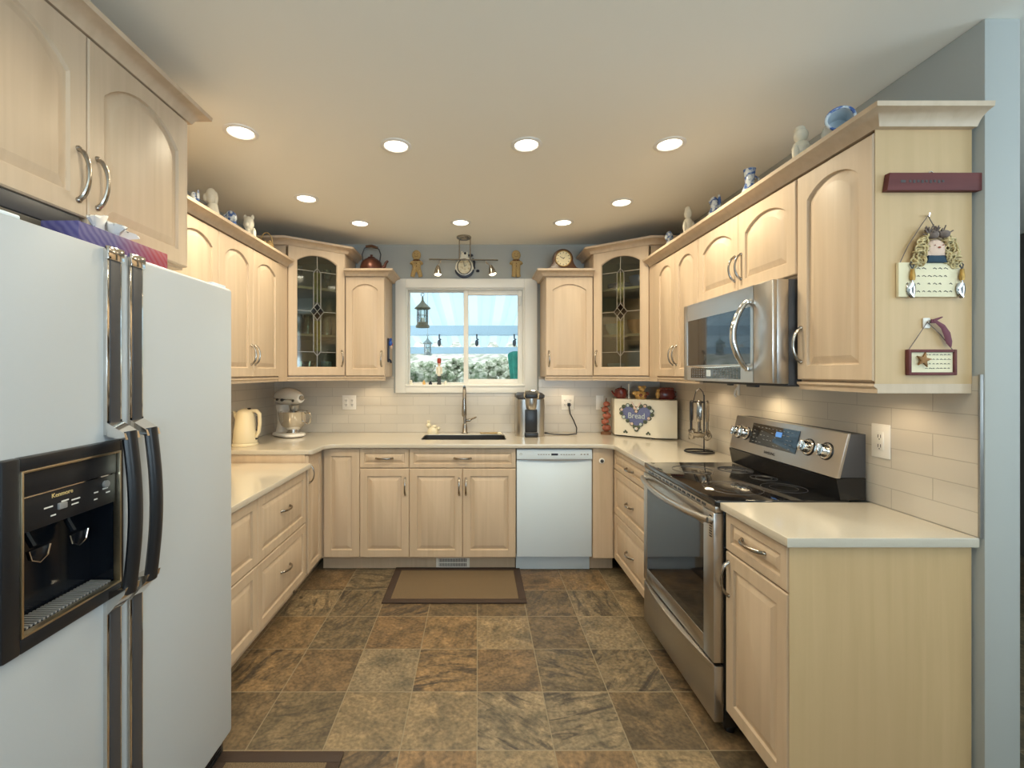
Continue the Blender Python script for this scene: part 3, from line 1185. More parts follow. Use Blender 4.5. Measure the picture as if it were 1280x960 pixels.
b = B(); b.lathe([(0, 0), (.011, 0), (.011, .001), (0, .001)], (0, 0, 0), 20, Matrix.Rotation(R(90), 4, 'X')); bd = obj('badge', b, PALEB, cp, (.032, -.0305, .84))
text('monogram', 'GE', .010, WHITE, bd, (0, -.0012, 0), (R(90), 0, 0))
box_part(t, 'kick_panel', WHITE, .003, .045, .002, wd - .003, .06, .112, bev=.002)

# ------------------------------------------------------------------ left base run
LX = -1.115
ld = LX - (XL + .010)
t = base_cabinet('low two-drawer base cabinet next to the refrigerator', (LX, 1.722, 0), R(90), .547, ld, .80)
front(t, 'drawer', G, .460, .547 - G, .790, stile=.048, handle=(.16, .640, False))
front(t, 'drawer', G, .112, .547 - G, .454, stile=.048, handle=(.16, .300, False))
t = base_cabinet('low two-drawer base cabinet with bow handles along the left wall', (LX, 2.269, 0), R(90), .645, ld, .80)
front(t, 'drawer', G, .460, .645 - G, .790, stile=.048, handle=(.33, .640, False))
front(t, 'drawer', G, .112, .645 - G, .454, stile=.048, handle=(.33, .300, False))
t = base_cabinet('taller narrow corner base cabinet with one door, beyond the left drawers', (LX, 2.944, 0), R(90), .862, ld, TOP)
front(t, 'door', .004, .112, .262, .878, stile=.045, handle=(.026, .755, True))

# ------------------------------------------------------------------ right base run
RX = .977
rd = (XR - .010) - RX
t = base_cabinet('three-drawer base cabinet between the range and the back corner', (RX, 3.205, 0), R(-90), .679, rd, TOP)
front(t, 'drawer', .004, .742, .675, .878, stile=.030, handle=(.345, .80, False))
front(t, 'drawer', .004, .434, .675, .736, stile=.048, handle=(.345, .575, False))
front(t, 'drawer', .004, .112, .675, .428, stile=.048, handle=(.345, .265, False))
t = base_cabinet('near base cabinet with drawer over door at the end of the right run', (RX, 1.764, 0), R(-90), .360, rd, TOP)
front(t, 'drawer', .004, .735, .356, .878, stile=.034, handle=(.18, .812, False), hl=.128)
front(t, 'door', .004, .112, .356, .729, handle=(.028, .630, True), hl=.128)
b = B(); b.box(.360, -.018, 0, .3605, rd, TOP); b.box(.352, .0, .0, .360, rd, .10); obj('end_panel', b, VENEER, t)

# ------------------------------------------------------------------ worktops


def arc(cx, cy, r, a0, a1, n=8):
    return [(cx + r * math.cos(R(a0 + (a1 - a0) * i / n)), cy + r * math.sin(R(a0 + (a1 - a0) * i / n))) for i in range(n + 1)]


def slab_with_hole(outer, hole, z0, z1, bev):
    cu = bpy.data.curves.new('slab', 'CURVE')
    cu.dimensions = '2D'
    cu.fill_mode = 'BOTH'
    cu.extrude = (z1 - z0) / 2 - bev
    cu.bevel_depth = bev
    cu.bevel_resolution = 1
    cu.offset = -bev
    for pts in [outer] + ([hole] if hole else []):
        s = cu.splines.new('POLY')
        s.points.add(len(pts) - 1)
        for p, q in zip(s.points, pts):
            p.co = (q[0], q[1], 0, 1)
        s.use_cyclic_u = True
    o = bpy.data.objects.new('slab', cu)
    C.objects.link(o)
    me = bpy.data.meshes.new_from_object(o.evaluated_get(bpy.context.evaluated_depsgraph_get()))
    bpy.data.objects.remove(o)
    b = B()
    b.bm.from_mesh(me)
    b.move(Matrix.Translation((0, 0, (z0 + z1) / 2)))
    bpy.data.meshes.remove(me)
    return b


outer = [(XL + .009, 2.938), (-1.095, 2.938)] + arc(-1.095, 2.968, .030, -90, -10, 4)[1:] + [(-1.058, 3.05)] + arc(-.978, 3.105, .080, 170, 90, 7)[0:] + \
    arc(.849, 3.095, .090, 90, 0, 8) + [(.939, 2.527), (XR - .009, 2.527), (XR - .009, YB - .009), (XL + .009, YB - .009)]
hole = arc(-.395, 3.42, .03, 180, 270, 4) + arc(.185, 3.42, .03, 270, 360, 4) + arc(.185, 3.665, .03, 0, 90, 4) + arc(-.395, 3.665, .03, 90, 180, 4)
tag(obj('worktop', slab_with_hole(outer, hole, TOP + .0005, .914, .003), QUARTZ), 'long pale quartz worktop running round the back with the sink cutout', 'worktop')
b = slab_with_hole([(XL + .009, 1.722), (-1.070, 1.722), (-1.070, 2.934), (XL + .009, 2.934)], None, .8005, .83, .003)
tag(obj('worktop', b, QUARTZ), 'lower pale quartz worktop beside the refrigerator over the left drawers', 'worktop')
b = slab_with_hole([(.939, 1.382), (XR - .009, 1.382), (XR - .009, 1.764), (.939, 1.764)], None, TOP + .0005, .914, .003)
tag(obj('worktop', b, QUARTZ), 'short near quartz worktop on the right between range and wall end', 'worktop')

# ------------------------------------------------------------------ sink and faucet
t = thing('sink', 'undermount sink with shade-darkened basin set in the worktop below the window', 'sink', (-.105, 3.5425, .70))
b = B()


def rr(x0, y0, x1, y1, r, z):
    return [(x, y, z) for (x, y) in arc(x0 + r, y0 + r, r, 180, 270, 4) + arc(x1 - r, y0 + r, r, 270, 360, 4) + arc(x1 - r, y1 - r, r, 0, 90, 4) + arc(x0 + r, y1 - r, r, 90, 180, 4)]


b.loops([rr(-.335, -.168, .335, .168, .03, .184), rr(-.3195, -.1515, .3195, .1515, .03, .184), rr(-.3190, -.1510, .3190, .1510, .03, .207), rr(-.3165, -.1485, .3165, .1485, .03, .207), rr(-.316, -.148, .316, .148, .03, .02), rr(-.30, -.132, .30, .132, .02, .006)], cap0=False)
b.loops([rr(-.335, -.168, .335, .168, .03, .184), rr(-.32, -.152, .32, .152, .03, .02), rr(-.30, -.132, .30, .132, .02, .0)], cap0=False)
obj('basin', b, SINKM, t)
b = B(); b.lathe([(0, .0065), (.04, .0065), (.042, .009), (.03, .010), (0, .008)], (0, 0, 0), 24); obj('drain', b, CHROME, t)
b = B(); b.lathe([(0, 0), (.05, 0), (.055, .03), (.06, .10)], (0, 0, 0), 20); b.lathe([(.056, .10), (.05, .03), (0, .006)], (0, 0, 0), 20)
tag(obj('cup', b, PLASTIC, None, (-.25, 3.56, .7065)), 'white cup standing in the sink', 'cup')
b = B(); b.box(-.07, -.022, 0, .07, .022, .03, bev=.006)
tag(obj('sponge', b, SPONGE, None, (.05, 3.44, .7065)), 'yellow sponge in the right half of the sink', 'sponge')
b = B(); b.box(-.15, -.02, 0, .15, .02, .012, bev=.004)
t2 = thing('dish_brush', 'wooden dish brush lying across the sink edge', 'brush', (.11, 3.672, .9145))
b = B(); b.tube([(-.09, 0, .012), (-.03, 0, .010), (.05, 0, .010)], [.006, .005, .008], 8); obj('handle', b, TAN, t2)
b = B(); b.lathe([(0, 0), (.018, 0), (.019, .012), (.012, .018), (0, .018)], (.065, 0, 0), 14); obj('bristle_head', b, CREAM, t2)

t = thing('faucet', 'brushed nickel gooseneck faucet behind the sink', 'faucet', (-.105, 3.745, .914))
b = B(); b.lathe([(0, 0), (.027, 0), (.027, .006), (.022, .012), (.019, .06), (.017, .075), (.014, .08), (0, .08)], (0, 0, 0), 20); obj('base', b, NICKEL, t)
pts = [(0, 0, .07), (0, 0, .18), (0, 0, .30)] + [(0, -.085 + .085 * math.cos(a), .30 + .085 * math.sin(a)) for a in [R(15 * k) for k in range(1, 12)]] + [(.0, -.170, .28)]
b = B(); b.tube(pts, .0125, 12); obj('spout', b, NICKEL, t)
b = B(); b.lathe([(0, .155), (.016, .155), (.019, .165), (.018, .22), (.014, .29), (0, .29)], (0, -.171, 0), 16); obj('spray_head', b, NICKEL, t)
b = B(); b.cyl((.012, 0, .105), (.045, 0, .108), .013); b.tube([(.04, 0, .108), (.06, -.004, .120), (.095, -.012, .135)], [.008, .007, .006], 8); obj('lever', b, NICKEL, t)

# cream figurine by the sink
b = B()
b.lathe([(0, 0), (.045, 0), (.048, .01), (.04, .035), (.028, .05), (0, .055)], (0, 0, 0), 18, None, 1.0, .7)
b.ball((-.035, 0, .066), (.020, .018, .020)); b.ball((-.042, 0, .092), (.006, .006, .018)); b.ball((-.030, 0, .092), (.006, .006, .018)); b.ball((.046, 0, .04), .014)
b.ball((.01, 0, .055), (.02, .02, .015))
tag(obj('rabbit_figurine', b, CREAM, None, (-.365, 3.735, .914)), 'small cream rabbit-shaped figurine on the worktop left of the faucet', 'figurine')

# ------------------------------------------------------------------ wall cabinets
UB, UT = 1.381, 2.175
RU = 1.239
rud = XR - .009 - RU
# right run
t = wall_cabinet('near right wall cabinet with one arched door and hung ornaments on its end', (RU, 1.744, 0), R(-90), .340, rud, UB, UT, rail_end=True)
front(t, 'door', .003, 1.389, .338, 2.155, arch=.050, handle=(.026, 1.520, True), hl=.128)
b = B(); b.box(.340, -.016, UB, .3405, rud, UT); obj('end_panel', b, VENEER, t)
t = wall_cabinet('short wall cabinet with two arched doors above the microwave', (RU, 2.524, 0), R(-90), .780, rud, 1.782, UT, rail=False)
front(t, 'door', .003, 1.792, .390 - G, 2.155, arch=.050, handle=(.390 - .026, 1.905, True))
front(t, 'door', .390 + G, 1.792, .777, 2.155, arch=.050, handle=(.390 + .026, 1.905, True))
t = wall_cabinet('right wall cabinet with two arched doors between microwave and glass corner', (RU, 3.112, 0), R(-90), .587, rud, UB, UT)
front(t, 'door', .003, 1.389, .2935 - G, 2.155, arch=.045, stile=.048, handle=(.2935 - .026, 1.52, True))
front(t, 'door', .2935 + G, 1.389, .584, 2.155, arch=.045, stile=.048, handle=(.2935 + .026, 1.52, True))
tag(obj('crown_molding', crown_bm([(RU, 3.24), (RU, 1.404), (XR - .012, 1.404)], UT), WOOD), 'long wooden crown molding along the top of the right wall cabinets', 'molding')
# right back single
SZT = 2.165
t = wall_cabinet('single arched-door wall cabinet right of the window, under the mantel clock', (.522, 3.52, 0), 0, .366, .288, UB, SZT)
front(t, 'door', .003, 1.389, .363, 2.145, arch=.045, handle=(.026, 1.520, True))
obj('crown', crown_bm([(0, .288), (0, 0), (.366, 0)], SZT), WOOD, t)
box_part(t, 'top_board', WOOD, .001, .001, SZT + .001, .365, .287, SZT + .037)
# left back single
t = wall_cabinet('single arched-door wall cabinet left of the window, under the copper kettle', (-1.017, 3.52, 0), 0, .305, .288, UB, SZT)
front(t, 'door', .003, 1.389, .302, 2.145, arch=.045, handle=(.305 - .026, 1.520, True))
obj('crown', crown_bm([(0, 0), (.305, 0), (.305, .288)], SZT), WOOD, t)
box_part(t, 'top_board', WOOD, .001, .001, SZT + .001, .304, .287, SZT + .037)
# left run
LU = -1.370
lud = LU - (XL + .010)
t = wall_cabinet('left wall cabinet with two arched doors next to the glass corner cabinet', (LU, 2.380, 0), R(90), .725, lud, UB, UT)
front(t, 'door', .003, 1.389, .3625 - G, 2.155, arch=.050, handle=(.3625 - .024, 1.52, True))
front(t, 'door', .3625 + G, 1.389, .722, 2.155, arch=.050, handle=(.3625 + .024, 1.52, True))
t = wall_cabinet('left wall cabinet with one arched door half hidden behind the refrigerator', (LU, 1.700, 0), R(90), .680, lud, UB, UT)
front(t, 'door', .315, 1.389, .677, 2.155, arch=.050)
front(t, 'door', .003, 1.389, .312, 2.155, arch=.045)
tag(obj('crown_molding', crown_bm([(LU, 1.70), (LU, 3.24)], UT), WOOD), 'long wooden crown molding along the top of the left wall cabinets', 'molding')
# over the refrigerator
FX = -1.066
t = wall_cabinet('deep cabinet with two arched doors above the refrigerator', (FX, .77, 0), R(90), .880, FX - (XL + .002), 1.785, 2.335, rail=False)
front(t, 'door', .454 + G, 1.794, .877, 2.318, arch=.075, handle=(.454 + .030, 1.935, True), hl=.135)
front(t, 'door', .003, 1.828, .454 - G, 2.318, arch=.075, handle=(.454 - .030, 1.935, True), hl=.135)
b = B(); b.box(.003, -.012, 1.786, .440, -.0005, 1.826, bev=.001); obj('dark_strip', b, DARKG, t)  # dark grey strip across the gap below the shorter near door
obj('crown', crown_bm([(-.05, 0), (.88, 0), (.88, .55)], 2.335), WOOD, t)


# glass corner cabinets
def corner_cabinet(label, A, Bp, back, side, z0, z1):
    """A,Bp: ends of the diagonal front left to right; back: outline of the rest"""
    t = thing('corner_cabinet', label, 'cabinet', (A[0], A[1], 0), 0, 'glass corner cabinets')
    poly = [A, Bp] + back
    loc = Vector((A[0], A[1]))
    P = [Vector(p) - loc for p in poly]
    n = len(P)
    b = B()
    th = .016
    for i in range(1, n):
        p, q = P[i], P[(i + 1) % n]
        d = (q - p).normalized()
        nn = Vector((-d.y, d.x))
        b.prism([p, q, q + nn * th, p + nn * th], z0, z1)
    cen = sum(P, Vector((0, 0))) / n
    inn = [cen + (p - cen) * .985 for p in P]
    b.prism(inn, z0, z0 + .018)
    b.prism(inn, z1 - .018, z1)
    obj('carcass', b, WOOD, t)
    for z in (1.682, 2.030):
        b = B(); b.prism([cen + (p - cen) * .93 for p in P], z, z + .018); obj('shelf', b, WOOD, t)
    d = P[1] - P[0]
    L = d.length
    ang = math.atan2(d.y, d.x)
    # door frame (child with its own frame of reference)
    zd0, zd1 = z0 + .010, z1 - .012
    e = .012
    wd, ht = L - 2 * e, zd1 - zd0
    b = B()
    T = .020

    def rc(i, y):
        return [(x, y, z) for (x, z) in arch_pts(i, i, wd - i, ht - i, 0.0, 16)]

    def ac(i, y):
        return [(x, y, z) for (x, z) in arch_pts(i, i, wd - i, ht - i * .75, .050, 16)]
    s = .064
    b.loops([ac(s, 0), rc(0, 0), rc(0, -T + .004), rc(.004, -T), ac(s - .006, -T), ac(s, -T + .006), ac(s, 0)], False, False)
    bmesh.ops.remove_doubles(b.bm, verts=b.bm.verts, dist=1e-5)
    dloc = (math.cos(ang) * e, math.sin(ang) * e, zd0)
    door = obj('door', b, WOOD, t, dloc, (0, 0, ang), angle=25)
    b = B(); b.loops([ac(s - .004, -.006), ac(s - .004, -.002)]); obj('glass_pane', b, CABGLASS, door)
    # leaded pattern
    cx = wd / 2
    gz0, gz1 = s, ht - s * .75
    gh = gz1 - gz0
    b = B()
    y = -.008
    ow = .026
    zt, zb = gz0 + gh * .87, gz0 + gh * .10
    zc = gz0 + gh * .50
    for sx in (-1, 1):
        b.box(cx + sx * ow - .0022, y - .002, zc + .03, cx + sx * ow + .0022, y + .003, zt - .02)
        b.box(cx + sx * ow - .0022, y - .002, zb + .03, cx + sx * ow + .0022, y + .003, zc - .03)
        b.tube([(cx + sx * ow, y, zt - .02), (cx + sx * ow * .6, y, zt), (cx, y, zt + .012)], .0026, 6)
        b.tube([(cx + sx * ow, y, zb + .03), (cx, y, zb)], .0026, 6)
        b.tube([(cx, y, zc + .062), (cx + sx * .050, y, zc), (cx, y, zc - .062)], .0028, 6)
        b.tube([(cx - sx * .026, y, zc + .032), (cx + sx * .026, y, zc - .032)], .0026, 6)
    b.box(cx - .002, y - .002, zt + .012, cx + .002, y + .003, gz1 - .002)
    b.box(cx - .002, y - .002, gz0, cx + .002, y + .003, zb)
    b.box(cx - .0018, y - .002, zc + .06, cx + .0018, y + .003, zt)
    b.box(cx - .0018, y - .002, zb, cx + .0018, y + .003, zc - .06)
    for f in (.86, .50, .135):
        zz = gz0 + gh * f
        if f == .50:
            b.box(s, y - .002, zz - .002, cx - .05, y + .003, zz + .002); b.box(cx + .05, y - .002, zz - .002, wd - s, y + .003, zz + .002)
        else:
            b.box(s, y - .002, zz - .002, cx - ow, y + .003, zz + .002); b.box(cx + ow, y - .002, zz - .002, wd - s, y + .003, zz + .002)
    obj('lead_lines', b, LEAD, door)
    b = B(); b.box(cx - ow + .003, -.0095, zc + .07, cx + ow - .003, -.007, zt - .015); b.box(cx - ow + .003, -.0095, zb + .035, cx + ow - .003, -.007, zc - .07); obj('tinted_glass', b, YGLASS, door)
    b = B(); b.prism([(cx, zc + .055), (cx + .043, zc), (cx, zc - .055), (cx - .043, zc)], -.0095, -.007, 'y'); obj('diamond_glass', b, PGLASS, door)
    hx = .026 if side == 'left' else wd - .026
    ho = obj('handle', pull_bm(.115), NICKEL, door, (hx, -T, 1.520 - zd0 - .0575))
    # crown and light rail
    pl = [tuple(P[-1]), tuple(P[0]), tuple(P[1]), tuple(P[2])]
    obj('crown', crown_bm(pl, z1), WOOD, t)
    b = B(); b.sweep([tuple(P[0]), tuple(P[1])], [(-.012, z0), (-.012, z0 - .029), (.008, z0 - .029), (.008, z0 - .016), (.018, z0 - .008), (.018, z0)]); obj('light_rail', b, WOOD, t)
    return t, ang, Vector(A), cen + loc


RA, RB = (.890, 3.520), (1.239, 3.255)
rc_t, rang, rA, rC = corner_cabinet('tall glass-doored corner cabinet on the right with blue and orange bowls inside', RA, RB, [(XR - .009, 3.255), (XR - .009, 3.808), (.890, 3.808)], 'left', UB, 2.335)
LA, LB = (-1.370, 3.255), (-1.019, 3.520)
lc_t, lang, lA, lC = corner_cabinet('tall glass-doored corner cabinet on the left with clear jars inside', LA, LB, [(-1.019, 3.808), (XL + .010, 3.808), (XL + .010, 3.255)], 'right', UB, 2.335)
# fillers between the wall runs and the corner cabinets
for (X, rz, lab, yy, dd) in ((RU, R(-90), 'narrow upright wood filler strip left of the right two-door wall cabinet', 3.2545, rud), (LU, R(90), 'narrow upright wood filler strip right of the left two-door wall cabinet', 3.106, lud)):
    t = thing('filler_strip', lab, 'filler strip', (X, yy, 0), rz)
    b = B(); b.box(0, -.014, UB, .141, dd, UT) if rz < 0 else b.box(0, -.014, UB, .148, dd, UT); obj('strip', b, WOOD, t)
    L_ = .141 if rz < 0 else .148
    b = B(); b.box(0, -.012, UB - .029, L_, .012, UB); obj('light_rail', b, WOOD, t)


# crockery behind the glass
def in_cab(A, ang, s, d, z):
    return (A.x + math.cos(ang) * s - math.sin(ang) * d, A.y + math.sin(ang) * s + math.cos(ang) * d, z)


S0, S1, S2 = UB + .018, 1.700, 2.048


def jar(name, label, cat, p, prof, m, group, n=18):
    b = B(); b.lathe(prof, (0, 0, 0), n)
    return tag(obj(name, b, m, None, p), label, cat, group)


TUMB = [(0, 0), (.030, 0), (.033, .10), (.031, .10), (.028, .006), (0, .006)]
JARP = [(0, 0), (.036, 0), (.038, .02), (.038, .11), (.030, .13), (.030, .145), (.028, .145), (.028, .13), (.036, .108), (.036, .02), (0, .004)]
GOB = [(0, 0), (.030, 0), (.028, .004), (.005, .012), (.005, .06), (.026, .085), (.032, .12), (.028, .16), (.026, .16), (.030, .12), (.024, .088), (0, .068)]
BOWL = [(0, 0), (.03, 0), (.035, .01), (.062, .045), (.072, .085), (.068, .085), (.058, .047), (.03, .014), (0, .012)]
gl = 'glassware in the left corner cabinet'
jar('goblet', 'stemmed glass on the top shelf at left of the left glass cabinet', 'glass', in_cab(lA, lang, .115, .10, S2), GOB, CLEAR, gl)
jar('goblet', 'stemmed glass on the top shelf at right of the left glass cabinet', 'glass', in_cab(lA, lang, .330, .10, S2), GOB, CLEAR, gl)
jar('jar', 'clear jar on the middle shelf, leftmost in the left glass cabinet', 'jar', in_cab(lA, lang, .110, .09, S1), JARP, CLEAR, gl)
jar('jar', 'clear jar on the middle shelf, left of the lead strip in the left glass cabinet', 'jar', in_cab(lA, lang, .185, .10, S1), JARP, CLEAR, gl)
jar('jar', 'clear jar on the middle shelf, rightmost in the left glass cabinet', 'jar', in_cab(lA, lang, .325, .09, S1), JARP, CLEAR, gl)
jar('tumbler', 'clear tumbler on the bottom shelf at left of the left glass cabinet', 'glass', in_cab(lA, lang, .130, .09, S0), TUMB, CLEAR, gl)
jar('tumbler', 'clear tumbler on the bottom shelf next to the lead strip, left glass cabinet', 'glass', in_cab(lA, lang, .200, .11, S0), TUMB, CLEAR, gl)
jar('mug', 'pale blue mug on the bottom shelf at right of the left glass cabinet', 'mug', in_cab(lA, lang, .325, .10, S0), [(0, 0), (.036, 0), (.040, .02), (.040, .10), (.037, .10), (.036, .02), (0, .006)], PALEB, gl)
gr_ = 'crockery in the right corner cabinet'
for k in range(3):
    jar('plate', 'blue plate %s in the top-shelf stack, right glass cabinet' % ('lowest', 'in the middle', 'uppermost')[k], 'plate', in_cab(rA, rang, .165, .14, S2 + .014 * k), [(0, 0), (.05, 0), (.085, .010), (.095, .016), (.094, .019), (.05, .006), (0, .006)], BLUEC, gr_, 24)
jar('bowl', 'dark blue bowl on the top shelf at right of the right glass cabinet', 'bowl', in_cab(rA, rang, .315, .10, S2), BOWL, BLUEC, gr_)
jar('bowl', 'pale blue bowl on the middle shelf of the right glass cabinet', 'bowl', in_cab(rA, rang, .130, .10, S1), BOWL, PALEB, gr_)
jar('bowl', 'orange bowl on the middle shelf of the right glass cabinet', 'bowl', in_cab(rA, rang, .305, .10, S1), [(r_ * 1.0, z_ * 1.25) for (r_, z_) in BOWL], ORANGEC, gr_)
jar('bowl', 'white dish on the bottom shelf at left of the right glass cabinet', 'bowl', in_cab(rA, rang, .140, .12, S0), BOWL, PALEB, gr_)
for k in range(4):
    jar('plate', 'pale plate %s in the bottom-shelf stack, right glass cabinet' % ('lowest', 'second from bottom', 'third from bottom', 'uppermost')[k], 'plate', in_cab(rA, rang, .295, .13, S0 + .016 * k), [(0, 0), (.05, 0), (.075, .010), (.082, .016), (.081, .019), (.05, .006), (0, .006)], PALEB, gr_, 24)

# ------------------------------------------------------------------ recessed ceiling lights
LIGHTS = [(-1.053, 2.028, 'round recessed ceiling light nearest the refrigerator cabinet'), (-.385, 2.15, 'round recessed ceiling light in the near row, second from left'),
          (.229, 2.14, 'round recessed ceiling light in the near row, third from left'), (.899, 2.135, 'round recessed ceiling light in the near row, rightmost'),
          (-1.053, 2.804, 'round recessed ceiling light above the left wall cabinets, middle row'), (-.844, 3.271, 'round recessed ceiling light in the far row, left of the copper kettle'),
          (-.12, 3.254, 'round recessed ceiling light in the far row above the track light'), (.611, 3.254, 'round recessed ceiling light in the far row above the mantel clock'),
          (.906, 2.87, 'round recessed ceiling light above the right wall cabinets, middle row')]
ring_me = lens_me = None
for i, (x, y, lab) in enumerate(LIGHTS):
    t = thing('recessed_light', lab, 'ceiling light', (x, y, ZC), 0, 'recessed ceiling lights')
    if ring_me is None:
        b = B(); b.lathe([(.054, 0), (.072, 0), (.073, -.003), (.066, -.007), (.056, -.006), (.052, -.001)], (0, 0, 0), 40); o = obj('trim_ring', b, PLASTIC, t); ring_me = o.data
        b = B(); b.lathe([(0, -.004), (.04, -.0035), (.0555, -.001), (.0555, 0)], (0, 0, 0), 40); o = obj('lens', b, LAMPW, t); lens_me = o.data
    else:
        for nm, me in (('trim_ring', ring_me), ('lens', lens_me)):
            o = bpy.data.objects.new(nm, me); C.objects.link(o); o.parent = t
    l = bpy.data.lights.new('downlight', 'SPOT')
    l.energy = DOWNLIGHT_W * PI * (1.15 if y < 2.5 else .75 if y < 3 else .20)
    l.color = WARM
    l.spot_size = R(162)
    l.spot_blend = .75
    l.shadow_soft_size = .05
    lo = bpy.data.objects.new('downlight', l)
    C.objects.link(lo)
    lo.location = (x, y, ZC - .02)

# under-cabinet puck lights
for (x, y, lab) in ((-.86, 3.66, 'left of the window'), (.70, 3.66, 'right of the window'), (1.38, 1.60, 'under the near right cabinet'), (1.38, 2.80, 'under the far right cabinet'), (-1.53, 2.75, 'under the left wall cabinets')):
    t = thing('puck_light', 'small round under-cabinet light %s' % lab, 'light', (x, y, UB - .014))
    b = B(); b.lathe([(0, .014), (.034, .014), (.034, .004), (.030, 0), (.026, .002)], (0, 0, 0), 24); obj('housing', b, PLASTIC, t)
    b = B(); b.lathe([(.027, .002), (0, .001)], (0, 0, 0), 24); obj('lens', b, BULB, t)
    l = bpy.data.lights.new('puck_glow', 'SPOT')
    l.energy = PUCK_W * PI * (3.0 if x < -1.2 else 1.0)
    l.color = (1.0, .70, .36) if x < -1.2 else (1.0, .78, .50)
    l.spot_size = R(150); l.spot_blend = .6; l.shadow_soft_size = .03
    lo = bpy.data.objects.new('puck_glow', l); C.objects.link(lo); lo.location = (x, y, UB - .018)

# ------------------------------------------------------------------ refrigerator
FXF, FY0 = -.917, .835
t = thing('refrigerator', 'large white side-by-side refrigerator with black ice dispenser and handles', 'refrigerator', (FXF, FY0, 0), R(90))
FW, FT = .873, 1.726
b = B(); b.box(.004, .075, .02, FW - .004, .715, FT - .012, bev=.004); obj('cabinet_body', b, FRIDGE, t)
b = B(); b.box(.01, .03, 0, FW - .01, .10, .075, bev=.003)
for k in range(5):
    b.box(.03, .027, .012 + k * .012, FW - .03, .031, .018 + k * .012)
obj('base_grille', b, BLACK, t)
gap = .342
# freezer door with a recess for the dispenser
r0, r1, q0, q1 = .071, .314, .893, 1.215
b = B()


def rq(x0, z0, x1, z1, y):
    return [(x0, y, z0), (x1, y, z0), (x1, y, z1), (x0, y, z1)]


b.loops([rq(r0 - .012, q0 - .012, r1 + .012, q1 + .012, .07), rq(.002, .078, gap - .003, FT, .07), rq(.002, .078, gap - .003, FT, .008), rq(.0045, .0805, gap - .0055, FT - .0025, .0025),
         rq(.010, .086, gap - .011, FT - .008, 0), rq(r0 - .012, q0 - .012, r1 + .012, q1 + .012, 0), rq(r0 - .012, q0 - .012, r1 + .012, q1 + .012, .07)], False, False)
fd = obj('freezer_door', b, FRIDGE, t)
b = B(); b.box(gap + .003, 0, .078, FW - .002, .07, FT, bev=.012, seg=3); rdoor = obj('refrigerator_door', b, FRIDGE, t)
# dispenser
dz0, dz1 = .857, 1.247
b = B()
b.box(.030, -.014, dz0, r0 - .004, .004, dz1, bev=.004); b.box(r1 + .004, -.014, dz0, gap - .012, .004, dz1, bev=.004)
b.box(r0 - .006, -.014, dz0, r1 + .006, .004, q0 - .004, bev=.004); b.box(r0 - .006, -.014, q1 + .004, r1 + .006, .004, dz1, bev=.004)
ds = obj('dispenser', b, BLACK, fd)
b = frame_bm(r0 - .005, q0 - .005, r1 + .005, q1 + .005, .005, -.0165, .002, .001); obj('gold_trim', b, GOLDT, ds)
b = B(); b.box(r0 - .005, .060, q0 - .005, r1 + .005, .066, q1 + .005); b.box(r0 - .006, 0, q0 - .006, r0, .062, q1); b.box(r1, 0, q0 - .006, r1 + .006, .062, q1); b.box(r0, .0, q0 - .006, r1, .062, q0); obj('cavity', b, CAVITY, ds)
b = B(); b.box(r0, -.006, 1.165, r1, .058, q1 - .001, bev=.001); b.box(r0, -.004, 1.092, r1, .058, 1.163, bev=.001); cpn = obj('control_panel', b, BLACK, ds)
b = B(); b.box(r0 + .002, -.0068, 1.1625, r1 - .012, -.003, 1.1650); obj('chrome_line', b, CHROME, cpn)
text('lettering', 'Kenmore', .0135, MARKY, cpn, ((r0 + r1) / 2 - .025, -.0046, 1.151), (R(90), 0, 0))
b = B()
for (xx, zz, ww) in ((.125, 1.128, .02), (.165, 1.132, .018), (.19, 1.128, .022), (.19, 1.118, .018), (.14, 1.108, .012), (.25, 1.128, .012), (.275, 1.131, .016), (.25, 1.112, .010), (.285, 1.12, .012)):
    b.box(xx, -.0046, zz, xx + ww, -.0035, zz + .003)
obj('button_labels', b, MARK, cpn)
b = B(); b.box(.155, -.010, 1.118, .175, -.003, 1.132, bev=.002); obj('slider', b, GREYP, cpn)
b = B(); b.lathe([(0, 0), (.009, 0), (.009, .006), (0, .007)], (.283, -.003, 1.143), 16, Matrix.Rotation(R(90), 4, 'X')); obj('dial', b, GREYP, cpn)
for xx in (.118, .215):
    b = B()
    b.tube([(xx + .02, .050, 1.092), (xx + .02, .045, 1.07), (xx + .02, .03, 1.045)], .007, 8)
    b.prism([(xx - .004, 1.043), (xx + .044, 1.043), (xx + .038, 1.022), (xx + .02, 1.012), (xx + .002, 1.022)], .018, .026, 'y', bev=.002)
    pdl = obj('paddle', b, CAVITY, ds)
    b = B(); b.tube([(xx - .004, .017, 1.043), (xx + .002, .017, 1.022), (xx + .02, .017, 1.012), (xx + .038, .017, 1.022), (xx + .044, .017, 1.043)], .0018, 6); obj('paddle_edge', b, CHROME, pdl)
b = B()
for k in range(26):
    b.box(r0 + .004 + k * .0091, .002, q0, r0 + .0085 + k * .0091, .052, q0 + .004)
obj('drip_grille', b, GREYP, ds)


